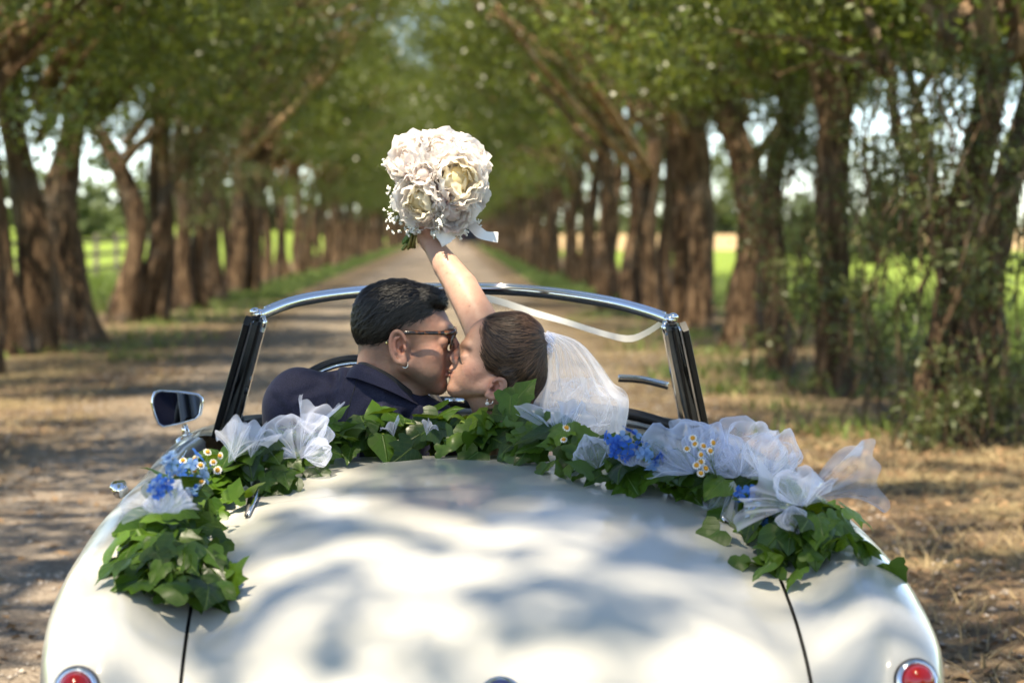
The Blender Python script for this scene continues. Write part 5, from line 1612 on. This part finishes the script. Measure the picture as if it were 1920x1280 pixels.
# stems gathered below the hand
g = random.Random(4)
for k in range(12):
    e = W(763 + g.uniform(-16, 16), 462 + g.uniform(-10, 8), YB + g.uniform(-.02, .02)); h = W(783 + g.uniform(-8, 8), 424, YB + g.uniform(-.012, .012)); t = BC + Vector((g.uniform(-.05, .05), g.uniform(-.04, .04), -.03))
    o = MB().tube([e, e.lerp(h, .6), h, t], [.0034, .0034, .0032, .003], 6).obj('stem', M['stemcut'] if k % 2 else M['stem'], bouquet); keep(o, bouquet)
# gypsophila sprays: uncountable specks
mb = MB(); mt = MB()
for (cx, cy, n, sx, sy, dY) in ((735, 375, 34, 12, 26, -.02), (752, 415, 40, 16, 16, -.03), (722, 305, 8, 5, 9, 0), (775, 430, 26, 15, 9, -.045), (815, 438, 22, 12, 7, -.05), (858, 436, 26, 18, 7, -.04), (890, 420, 24, 13, 9, 0), (748, 345, 14, 8, 10, -.05), (822, 415, 10, 6, 8, -.09)):
    o0 = BC + Vector((0, 0, -.06))
    for k in range(n):
        p = W(cx + g.gauss(0, sx * .6), cy + g.gauss(0, sy * .6), YB + dY + g.gauss(0, .012))
        for q in range(5):
            mb.ball(p + Vector((g.gauss(0, .0018), g.gauss(0, .0018), g.gauss(0, .0018))), g.uniform(.0014, .0026), 5, 4)
        if k % 3 == 0: mt.tube([p, p.lerp(o0, .35) + Vector((0, .004, 0))], .0005, 4, False)
tag(keep(mb.obj('gypsophila', M['babys'], bouquet), bouquet), kind='stuff')
tag(keep(mt.obj('gypsophila_stalks', M['stem'], bouquet), bouquet), kind='stuff')
def ribbon(pts, w, name, mat, parent, wide=(0, .25, 1), seed=1):
    C_ = spline(pts, 24); P = []
    wv = Vector(wide).normalized()
    for k in range(24):
        t = (Vector(C_[min(k + 1, 23)]) - Vector(C_[max(k - 1, 0)])).normalized()
        s = (wv - t * wv.dot(t)).normalized(); s = (s + Vector((0, .35 * math.sin(k * .4 + seed), 0))).normalized()
        P.append([tuple(Vector(C_[k]) + s * (w * a)) for a in (-.5, 0, .5)])
    mb = MB(); mb.grid(np.array(P)); return mb.obj(name, mat, parent)
keep(ribbon([W(878, 408, 5.49), W(890, 428, 5.47), W(908, 441, 5.46), W(934, 445, 5.47)], .024, 'ribbon', M['satin'], bouquet, (.3, .3, 1)), bouquet)
keep(ribbon([W(822, 425, 5.45), W(828, 440, 5.44), W(838, 458, 5.44)], .026, 'ribbon', M['satin'], bouquet, (1, .2, .1)), bouquet)
keep(ribbon([W(835, 425, 5.455), W(842, 438, 5.45), W(848, 450, 5.45)], .02, 'ribbon', M['satin'], bouquet, (1, .4, .1)), bouquet)

# ================================================================== GARLAND
def deckpt(px, py, lift=0.0):
    """where the line of sight meets the tail deck"""
    d = (W(px, py, 5.0) - CAM_LOC)
    for k in range(600):
        t = .7 + .3 * k / 600; p = CAM_LOC + d * t; q = cl(p)
        if abs(q.x) < .74 and -.03 < q.y < 1.2 and p.z <= float(zsurf(q.x, q.y)) + lift: return p
    return CAM_LOC + d * .995
GPX = [(335, 1108), (322, 1060), (312, 1010), (335, 955), (400, 910), (480, 880), (600, 838), (720, 822), (850, 819), (960, 824), (1060, 840), (1170, 876), (1280, 890), (1380, 908), (1450, 955), (1500, 1003), (1522, 1042)]
gc = []; GP = []
for px, py in GPX:
    p = deckpt(px, py, .035); q = cl(p); gc.append((q.x, q.y, float(zsurf(q.x, min(q.y, 1.16))))); GP.append((px, py, p.y))
gw = spline([cw(*p) for p in gc], 200)
PXK = np.array([p[0] for p in GP], float); YK = np.array([p[2] for p in GP])
def gy(px): return float(np.interp(px, PXK, YK))
garland = empty('ivy_garland', gw[100]); tag(garland, 'thick garland of glossy ivy leaves draped round the rear deck', 'garland')
CURL = (.25, .45, .32, .10, .62)
def ivy_mesh(outline, seed):
    g = random.Random(seed); n = len(outline); V = []; 
    ctr = np.array((0, .30))
    for f_ in (1.0, .55):
        for x, y in outline:
            q = ctr + (np.array((x, y)) - ctr) * f_
            z = -CURL[seed % 5] * (q[0] ** 2 * 1.6 + max(0, q[1] - .3) ** 2 * .9) + .16 * abs(q[0]) + (.03 * math.sin(9 * x + 7 * y + seed) if f_ == 1 else 0)
            V.append((q[0], q[1], z))
    V.append((0, .30, 0))
    F = [(k, (k + 1) % n, n + (k + 1) % n, n + k) for k in range(n)] + [(n + k, n + (k + 1) % n, 2 * n) for k in range(n)]
    mb = MB(); mb.add(V, F); me = mb.mesh('leaf'); me.materials.append(M['ivy']); return me
half1 = [(0, 0), (.14, -.10), (.36, -.12), (.50, .04), (.44, .20), (.34, .30), (.36, .46), (.24, .58), (.13, .76), (0, 1.0)]
half2 = [(0, .02), (.16, -.08), (.36, -.02), (.46, .16), (.44, .36), (.34, .56), (.20, .78), (0, 1.0)]
half3 = [(0, 0), (.12, -.14), (.34, -.22), (.52, -.12), (.58, .06), (.42, .16), (.50, .38), (.54, .52), (.34, .50), (.20, .62), (.10, .84), (0, 1.02)]
IVY = [ivy_mesh(h + [(-x, y) for x, y in h[-2:0:-1]], s) for s, h in enumerate((half1, half2, half3, half1, half2))]
g = random.Random(21)
def put_leaf(p, n, tip, size):
    z = Vector(n).normalized(); y = (Vector(tip) - z * Vector(tip).dot(z)).normalized(); x = y.cross(z)
    m = Matrix((x, y, z)).transposed().to_4x4()
    o = bpy.data.objects.new('leaf', g.choice(IVY)); link(o, garland)
    o.matrix_parent_inverse = garland.matrix_basis.inverted()
    o.matrix_basis = Matrix.Translation(p) @ m @ Matrix.Diagonal((size * g.uniform(.85, 1.1), size, size, 1))
def deck_up(p):
    q = cl(p); return float(zsurf(q.x, max(-.02, min(q.y, 1.16))))
# an under-layer of smaller leaves, too many to pick apart
gu = random.Random(77); Vu = []; Fu = []; Au = []; n0 = 0
for k in range(520):
    t = (k + gu.random()) / 520; t = min(.999, max(0.0, t - .07 * math.sin(2 * math.pi * t))); i = min(198, int(t * 199)); c = Vector(gw[i]); tan = (Vector(gw[i + 1]) - Vector(gw[max(0, i - 1)])).normalized(); lat = tan.cross(Vector((0, 0, 1))).normalized()
    end = max(0.0, 1 - min(t, 1 - t) / .12); off = gu.gauss(0,   .036 + .014 * end); p = c + lat * off + tan * gu.gauss(0, .02)
    p.z = deck_up(p if cl(p).y < 1.17 else cw(cl(p).x, 1.15, 0)) + .012 + abs(gu.gauss(0, .018)) + max(0, .05 - abs(off)) * .6
    z = Vector((gu.gauss(0, .5), -.45 + gu.gauss(0, .5), .7 + gu.gauss(0, .3))).normalized(); y = Vector((gu.gauss(0, 1), gu.gauss(0, 1), gu.gauss(0, .5))); y = (y - z * y.dot(z)).normalized(); x = y.cross(z)
    src = gu.choice(IVY); sz = gu.uniform(.034, .062)
    vs = [p + (x * v.co.x + y * v.co.y + z * v.co.z) * sz for v in src.vertices]; Vu += [tuple(v) for v in vs]; Fu += [tuple(n0 + j for j in q.vertices) for q in src.polygons]; n0 += len(vs)
mu = MB(); mu.add(Vu, Fu); tag(keep(mu.obj('small_leaves', M['ivy'], garland), garland), kind='stuff')
nleaf = 292
for k in range(nleaf):
    t = (k + g.random()) / nleaf
    t = min(.999, max(0.0, t - .06 * math.sin(2 * math.pi * t)))   # fuller bunches at both ends
    i = min(198, int(t * 199)); c = Vector(gw[i]); tan = (Vector(gw[i + 1]) - Vector(gw[max(0, i - 1)])).normalized(); lat = tan.cross(Vector((0, 0, 1))).normalized()
    end = max(0.0, 1 - min(t, 1 - t) / .12); wide = .038 + .015 * end
    off = g.gauss(0, wide); up = abs(g.gauss(0, .026)) + .008 + .010 * end
    p = c + lat * off + tan * g.gauss(0, .02)
    zd = deck_up(p) if cl(p).y < 1.17 else deck_up(cw(cl(p).x, 1.15, 0))
    p.z = zd + up + max(0, .055 - abs(off) * .9) * .85
    n = Vector((g.gauss(0, .42), -.50 + g.gauss(0, .4), .78 + g.gauss(0, .25))) + lat * off * 6
    tip = lat * (off * 14) + Vector((g.gauss(0, .6), -.35 + g.gauss(0, .5), -.15)) + (tan * (-1.2 if t < .5 else 1.2) * end)
    put_leaf(p, n, tip, g.uniform(.046, .080))
# the upright sprig behind the woman's neck
sprig = [W(1000, 815, 4.94), W(985, 790, 4.93), W(972, 768, 4.93), W(962, 748, 4.93), W(955, 738, 4.93)]
keep(MB().tube(sprig, [.003, .0026, .0022, .0018, .0012], 6).obj('vine', M['vine'], garland), garland)
for (px, py, dx, dz, s) in ((966, 752, .4, .5, .070), (958, 742, -.2, -.9, .075), (976, 765, -.5, -.7, .060), (985, 785, .8, -.2, .062)):
    put_leaf(W(px, py, 4.92), (g.gauss(0, .25), -1, .45), (dx, 0, dz), s)
# pale vines running through the leaves
for a, b, oy in ((0, 40, -.01), (6, 30, .02), (60, 110, 0), (100, 150, .01), (165, 199, 0), (150, 185, -.02)):
    pts = [Vector(gw[i]) + Vector((.015 * math.sin(i * .9), oy + .012 * math.cos(i * .7), .055 + .014 * math.sin(i * .6 + a))) for i in range(a, b, 3)]
    keep(MB().tube(pts, .0022, 6).obj('vine', M['vine'], garland), garland)

# tulle bows -----------------------------------------------------------------
def fan(mb, c, ang, L, spread, seed, tilt=.65, pleat=.13, curl=.10):
    g = random.Random(seed); n = Vector((g.uniform(-.15, .15), -1, tilt + g.uniform(-.15, .15))).normalized()
    X = Vector((1, 0, 0)); X = (X - n * X.dot(n)).normalized(); U = n.cross(X); U = U if U.z > 0 else -U
    fr = max(5, int(spread / 9)); ph = g.uniform(0, 6.28); p2 = g.uniform(0, 6.28)
    ns, nt = max(36, int(spread / 1.5)), 11; P = np.zeros((ns, nt, 3))
    for i in range(ns):
        s = i / (ns - 1); a = R_(ang + (s - .5) * spread)
        rim = 1 + .13 * math.sin(5 * s + ph) + .08 * math.sin(13 * s + p2) + .05 * math.sin(29 * s + ph)
        d = X * math.cos(a) + U * math.sin(a)
        for j in range(nt):
            t = j / (nt - 1); l = L * t * rim
            w = pleat * L * t ** .8 * (math.sin(2 * math.pi * fr * s / 2 + ph) + .45 * math.sin(2 * math.pi * fr * s * .83 + p2 + t)) * .5
            h = curl * L * math.sin(math.pi * t) - curl * L * 1.2 * t ** 3
            cr = .11 * L * t * (math.sin(3.1 * a + ph + 2.2 * t) + .7 * math.sin(7.3 * a + p2 - 3 * t) + .5 * math.sin(17 * a + ph * 2 + 5 * t))
            sw = .16 * L * t * t * math.sin(2.3 * s * 3 + p2)
            P[i, j] = tuple(Vector(c) + d * (l + .5 * cr) + n * (w + h + cr) + (X * math.sin(a) - U * math.cos(a)) * sw + Vector((0, 0, -.06 * L * t * t)))
    mb.grid(P)
def lobe(mb, c, ang, L, spread, seed, tilt=.65):
    """a gathered puff of tulle swelling out of the knot"""
    g = random.Random(seed); n = Vector((g.uniform(-.2, .2), -1, tilt)).normalized()
    X = Vector((1, 0, 0)); X = (X - n * X.dot(n)).normalized(); U = n.cross(X); U = U if U.z > 0 else -U
    a = R_(ang); ax = X * math.cos(a) + U * math.sin(a); sd_ = X * -math.sin(a) + U * math.cos(a)
    w = L * min(.62, .22 + spread / 330); ph = [g.uniform(0, 6.28) for _ in range(8)]; k1, k2 = g.choice((7, 8, 9)), g.choice((12, 14, 15))
    P = np.zeros((72, 22, 3))
    for i in range(72):
        f_ = 2 * math.pi * i / 72
        for j in range(22):
            t = j / 21; r_ = w * math.sin(math.pi * min(1, t * .94 + .03)) ** .8 * (1 + .35 * (t - .5))
            gat = (1 - t) ** .7
            r_ *= 1 + gat * (.16 * math.sin(k1 * f_ + ph[0]) + .10 * math.sin(k2 * f_ + ph[1])) + .14 * math.sin(3 * f_ + 5 * t + ph[2]) * t + .10 * math.sin(5 * f_ - 7 * t + ph[3]) + .06 * math.sin(9 * f_ + 13 * t + ph[4])
            l = L * t * (1 + .10 * math.sin(2 * f_ + ph[5]) + .07 * math.sin(4 * f_ + ph[6]))
            if t > .9: l -= L * .25 * (t - .9) / .1 * .5
            P[i, j] = tuple(Vector(c) + ax * l + sd_ * (r_ * math.cos(f_)) + n * (.62 * r_ * math.sin(f_) + .25 * w))
    mb.grid(P, closed_u=True)
BOWS = [
    ('small sheer tulle bow low on the left wing above the bunch of ivy', [(300, 965, 60, 58, 90), (300, 965, 150, 62, 80), (305, 968, 110, 40, 120), (325, 962, 40, 40, 70)]),
    ('sheer tulle spread left of the man, beside the orange-centred daisies', [(428, 872, 62, 95, 64), (470, 862, 78, 74, 66), (440, 868, 100, 62, 60)]),
    ('puffed tulle bow with a pointed peak behind the navy sleeve', [(562, 868, 95, 78, 140), (562, 850, 72, 102, 34), (570, 862, 20, 46, 90), (556, 862, 140, 50, 80)]),
    ('little tuft of tulle peeping out before the navy jacket back', [(738, 822, 100, 34, 66), (800, 820, 80, 30, 60)]),
    ('white tulle bow under the hem of the veil', [(1052, 828, 115, 80, 60), (1060, 828, 66, 80, 66), (1046, 826, 92, 66, 72)]),
    ('small tulle bow left of the blue flowers near the veil', [(1122, 884, 105, 58, 90), (1110, 880, 170, 34, 70), (1185, 880, 95, 40, 90)]),
    ('big rounded tulle pouf with daisies by the right screen pillar', [(1298, 896, 115, 96, 150), (1310, 890, 60, 84, 90), (1300, 892, 150, 66, 70)]),
    ('bright crumpled tulle bow at the centre of the right-hand cluster', [(1386, 900, 65, 100, 110), (1380, 902, 115, 74, 90), (1376, 905, 250, 66, 70), (1400, 900, 20, 80, 70)]),
    ('ruffled tulle peak behind the blue florets on the right', [(1436, 905, 70, 86, 90), (1440, 905, 30, 74, 60)]),
    ('large tulle bow with a long tail flaring off the right wing', [(1500, 955, 34, 150, 46), (1490, 955, 165, 88, 80), (1498, 955, 95, 66, 110), (1486, 955, 270, 46, 90), (1510, 955, 60, 70, 60)]),
]
for bi, (lab, fans) in enumerate(BOWS):
    px0 = fans[0][0]; Y0 = gy(px0) - .085
    root = empty('tulle_bow', W(px0, fans[0][1], Y0)); tag(root, lab, 'bow', 'tulle bows on the garland')
    for fi, (px, py, ang, L, sp_) in enumerate(fans):
        Yf = gy(px) - (.085 if bi != 4 else -.02) - .012 * fi; mb = MB(); (fan if sp_ < 88 else lobe)(mb, W(px, py - 4, Yf), ang, 1.18 * L * Yf / FPX, sp_, bi * 20 + fi)
        keep(mb.obj('loop', M['tulle'], root), root)

# soft puffs filling the veil
for k, (px, py, ang, L, sp_) in enumerate(((1050, 826, 66, 125, 90), (1095, 822, 84, 110, 80), (1040, 824, 98, 105, 70))):
    mb = MB(); lobe(mb, W(px, py, YH + .01 * k), ang, L * PX, sp_, 300 + k, .2); keep(mb.obj('puff', M['puff'], veil), veil)

# blue hydrangea clusters ------------------------------------------------------
def floret_mesh(mat):
    V = []; F = []; A_ = []
    for k in range(4):
        a = k * math.pi / 2; n0 = len(V)
        for (r_, w, z) in ((.04, .0, 0), (.35, .30, .03), (.75, .42, .10), (1.0, .26, .06), (1.05, 0, .05)):
            for s in ((-1, 1) if w else (0,)):
                x, y = r_, s * w; V.append((x * math.cos(a) - y * math.sin(a), x * math.sin(a) + y * math.cos(a), z + .05 * s * math.sin(a * 3 + 1))); A_.append(min(1, r_))
        F += [(n0, n0 + 1, n0 + 2), (n0 + 1, n0 + 3, n0 + 4, n0 + 2), (n0 + 3, n0 + 5, n0 + 6, n0 + 4), (n0 + 5, n0 + 7, n0 + 6)]
    mb = MB(); mb.add(V, F); me = mb.mesh('floret'); a = me.attributes.new('rnd', 'FLOAT', 'POINT'); a.data.foreach_set('value', np.array(A_, np.float32)); me.materials.append(mat); return me
FLO = [floret_mesh(M['blue']), floret_mesh(M['paleblue'])]
g = random.Random(31)
for lab, px, py, r_, n, pale in (
    ('big cluster of bright blue florets among daisies on the left', 355, 892, 42, 26, .35), ('small blue floret cluster at the outer edge of the left wing', 303, 917, 24, 13, .1), ('pale blue florets at the top of the left-hand flowers', 325, 872, 20, 9, .9),
    ('vivid blue floret cluster right of the veil', 1168, 830, 34, 20, .2), ('blue floret cluster beside the big tulle pouf', 1214, 852, 26, 14, .5),
    ('sliver of blue florets between two tulle bows', 1397, 925, 18, 8, .2), ('blue floret cluster above the right bunch of ivy', 1427, 972, 32, 18, .45)):
    Yc = gy(px) - .11; c = W(px, py, Yc); R0 = r_ * Yc / FPX
    root = empty('hydrangea_cluster', c); tag(root, lab, 'flowers', 'blue flower clusters on the garland')
    MB().ball((0, 0, 0), R0 * .55, 8, 6).obj('core', M['stem'], root)
    for k in range(n):
        d = Vector((g.gauss(0, 1), -abs(g.gauss(0, 1)), g.gauss(0, .9) + .25)).normalized()
        o = bpy.data.objects.new('floret', FLO[1 if g.random() < pale else 0]); link(o, root)
        o.matrix_local = Matrix.Translation(d * R0 * g.uniform(.75, 1.05)) @ frame(d + Vector((g.gauss(0, .3), g.gauss(0, .3), g.gauss(0, .3))), g.uniform(0, 6)).to_4x4() @ Matrix.Scale(g.uniform(.010, .0145), 4)

# daisies ------------------------------------------------------------------------
V = []; F = []
for k in range(11):
    a = 2 * math.pi * k / 11; n0 = len(V)
    for r_, w in ((.35, .10), (.75, .17), (1.0, .09)):
        for s in (-1, 1): V.append((r_ * math.cos(a) - s * w * math.sin(a), r_ * math.sin(a) + s * w * math.cos(a), .05 - .12 * r_ * r_))
    F += [(n0, n0 + 2, n0 + 3, n0 + 1), (n0 + 2, n0 + 4, n0 + 5, n0 + 3)]
mb = MB(); mb.add(V, F); RAY = mb.mesh('ray_petals', False); RAY.materials.append(M['daisywhite'])
mb = MB(); mb.ball((0, 0, .1), (.60, .60, .46), 12, 7); DISC = mb.mesh('flower_head'); DISC.materials.append(M['daisyyellow'])
for lab, foot, heads in (
    ('spray of orange-centred daisies on the left side of the garland', (372, 925), [(389, 847), (413, 854), (400, 866), (366, 860), (343, 863), (323, 871), (376, 872), (364, 881), (408, 881), (328, 890), (368, 897), (378, 902), (313, 866)]),
    ('spray of orange-centred daisies over the big tulle pouf', (1345, 900), [(1299, 821), (1337, 830), (1319, 836), (1288, 841), (1332, 845), (1314, 852), (1314, 866), (1306, 872), (1323, 878), (1314, 887), (1303, 832)]),
    ('two tiny daisies among ivy just right of the woman\'s neck', (1075, 850), [(1062, 802), (1057, 824)])):
    Yc = gy(foot[0]) - .16 + (.05 if foot[0] == 1075 else 0); fo = W(foot[0], foot[1], Yc + .05)
    root = empty('daisy_spray', fo); tag(root, lab, 'daisies', 'daisy sprays on the garland')
    for px, py in heads:
        p = W(px, py, Yc + g.uniform(-.02, .01)); s = g.uniform(.0068, .0086)
        hd = bpy.data.objects.new('flower_head', DISC); link(hd, root)
        hd.matrix_local = Matrix.Translation(p - fo) @ frame((g.gauss(0, .45), -.8, .6 + g.gauss(0, .4)), g.uniform(0, 6)).to_4x4() @ Matrix.Scale(s, 4)
        ry = bpy.data.objects.new('ray_petals', RAY); link(ry, hd)
        q = p - fo
        MB().tube([Vector((0, 0, 0)), q * .5 + Vector((g.gauss(0, .005), .012, 0)), q + Vector((0, .004, -.003))], .0007, 5).obj('stalk', M['stem'], root)

# ribbon swagged across the windscreen
rb = ribbon([W(872, 548, 5.85), W(940, 566, 5.90), W(1000, 586, 5.93), W(1060, 603, 5.93), W(1130, 625, 5.90), W(1180, 635, 5.86), W(1215, 622, 5.78), W(1247, 600, 5.62)], .017, 'ribbon', M['satin'], None, (0, .5, 1), 3)
tag(rb, 'white satin ribbon swagged behind the windscreen glass at right', 'ribbon')

# dark car far down the avenue
fc = empty('distant_car', (1.45, 190, 0)); tag(fc, 'small dark car far down the avenue behind the bouquet', 'car')
prof = [(-.80, .30), (-.82, .75), (-.76, .92), (-.58, 1.38), (-.45, 1.45), (.45, 1.45), (.58, 1.38), (.76, .92), (.82, .75), (.80, .30)]
mb = MB(); mb.grid(np.array([[(x * (1 if 0 < k < 5 else .9), y, z if z < 1 or 1 < k < 4 else .98) for x, z in prof] for k, y in enumerate((0, .12, .5, 2.2, 2.9, 4.0))])); mb.add([(x * .9, 0, min(z, .98)) for x, z in prof], [tuple(range(10))])
mb.obj('body', simple('dark_blue_paint', (.012, .016, .03), .3), fc)
MB().add([(-.60, .20, .98), (.60, .20, .98), (.46, .48, 1.38), (-.46, .48, 1.38)], [(0, 1, 2, 3)]).obj('rear_window', simple('car_glass', (.03, .035, .04), .1), fc)
for s in (-1, 1):
    MB().box((s * .66, -.01, .78), (.2, .05, .12)).obj('tail_lamp', M['redlens'], fc)
    for y in (.7, 3.2): MB().lathe([(0, -.1), (.3, -.1), (.32, 0), (.3, .1), (0, .1)], (s * .70, y, .32), (1, 0, 0), 18).obj('wheel', M['tyre'], fc)

# ================================================================== CANOPY OVER THE CAR
# two unseen trees added beside the car, their leaf layer shaped to dapple it
def project(p):
    q = CAM_M.transposed() @ (Vector(p) - CAM_LOC); return 960 + FPX * q.x / -q.z, 640 - FPX * q.y / -q.z
# spots to be sunlit, where gaps are cut in the added leaves: (point, radius)
FLECK = []
for px, py, r_ in ((610, 950, .055), (660, 958, .07), (720, 955, .085), (780, 965, .09), (850, 985, .10), (930, 1000, .10), (1000, 1005, .09), (760, 1020, .08), (720, 1075, .085), (770, 1090, .08), (830, 1060, .08), (1018, 962, .028), (830, 905, .04), (780, 900, .035),
                   (660, 1090, .05), (1000, 1245, .09), (920, 1270, .08), (1080, 1240, .08), (1330, 1260, .08), (1400, 1235, .08), (1270, 1275, .07), (1440, 1160, .06), (1400, 1120, .05), (1100, 1010, .07), (1180, 1040, .05), (150, 1130, .035), (130, 1210, .04), (560, 1235, .05), (480, 1180, .035), (1590, 1210, .05), (700, 1150, .05), (240, 1020, .03), (1500, 1130, .035), (620, 1010, .04), (870, 1180, .05), (1150, 1190, .045)):
    FLECK.append((deckpt(px, py), r_ * .50))
for px, py, Y, r_ in ((770, 290, 5.50, .14), (820, 280, 5.45, .16), (870, 295, 5.45, .15), (890, 340, 5.45, .12), (840, 340, 5.40, .15), (790, 370, 5.40, .13), (850, 400, 5.42, .10), (1110, 660, 5.02, .05), (1140, 720, 5.02, .04), (740, 540, 5.06, .03), (300, 1080, 4.2, .06), (1340, 870, 4.75, .04), (1540, 1040, 4.3, .05), (600, 560, 5.7, .06), (1000, 545, 5.8, .08), (1150, 570, 5.7, .06), (720, 830, 4.95, .05), (500, 870, 4.88, .05), (1180, 900, 4.85, .06)):
    FLECK.append((W(px, py, Y), r_))
gf = np.random.default_rng(77)
for k in range(90):   # flecks over the road and verges nearby
    FLECK.append((Vector((gf.uniform(-4.5, 4.5), gf.uniform(5.8, 15), 0)), gf.uniform(.08, .32)))
n = 30000
g = np.random.default_rng(5)
cl_c = np.stack([g.uniform(-6.6, 2.8, 640), g.uniform(-11.0, 9.0, 640), g.uniform(11.0, 13.5, 640)], 1)
V, F, a = leaf_cloud(cl_c, g.uniform(.45, .9, 640), np.full(640, 96), 15, .14, .085, .9)
ctr = V.reshape(-1, 4, 3).mean(1); keepm = np.ones(len(ctr), bool); sd = np.array(tuple(SUN_DIR))
for p, r_ in FLECK:
    v = ctr - np.array(tuple(p)); d = v - (v @ sd)[:, None] * sd
    # shade edges are ragged: leaves thin out towards the rim of a gap
    dist = np.linalg.norm(d, axis=1); keepm &= dist > r_ * (.85 + .45 * g.random(len(ctr)))
V = V.reshape(-1, 4, 3)[keepm]; a = a.reshape(-1, 4)[keepm]; ctr = ctr[keepm]
for side, bx, by, lab in ((-1, -4.5, 1.0, 'unseen tree added left of the car, its crown shaped and gapped to dapple it'), (1, 3.12, 0.5, 'unseen tree added right of the car, its crown shaped and gapped to dapple it')):
    m = (ctr[:, 0] < -.6) if side < 0 else (ctr[:, 0] >= -.6)
    root = empty('tree', (bx, by, 0)); tag(root, lab, 'tree', 'trees shading the car from outside the frame')
    Vs = V[m].reshape(-1, 3) - np.array((bx, by, 0))
    obj('crown', mesh_np('crown', Vs, np.arange(len(Vs), dtype=np.int32).reshape(-1, 4), False, a[m].ravel()), M['leaf'], root)
    mb = MB(); s = -side
    mb.tube([(0, 0, -.05), (.1 * s, .05, 1.2), (.05 * s, 0, 2.4), (.2 * s, 0, 3.6), (.3 * s, 0, 9.0)], [.38, .32, .30, .27, .18], 12, True, 1, vnoise(5 + side))
    for k, (ex, ey, ez) in enumerate(((3.0, 4, 12.3), (3.0, .5, 12.6), (2.8, -3.5, 12.3), (1.2, 6, 12), (-1.0, 1.5, 12.2), (1.0, -9, 12.2))):
        limb(mb, (.3 * s, 0, 8.8), (ex * s, ey, ez), .11, .02, (0, 0, .5), 500 + k + side * 20)
    mb.obj('trunk', M['bark'], root)
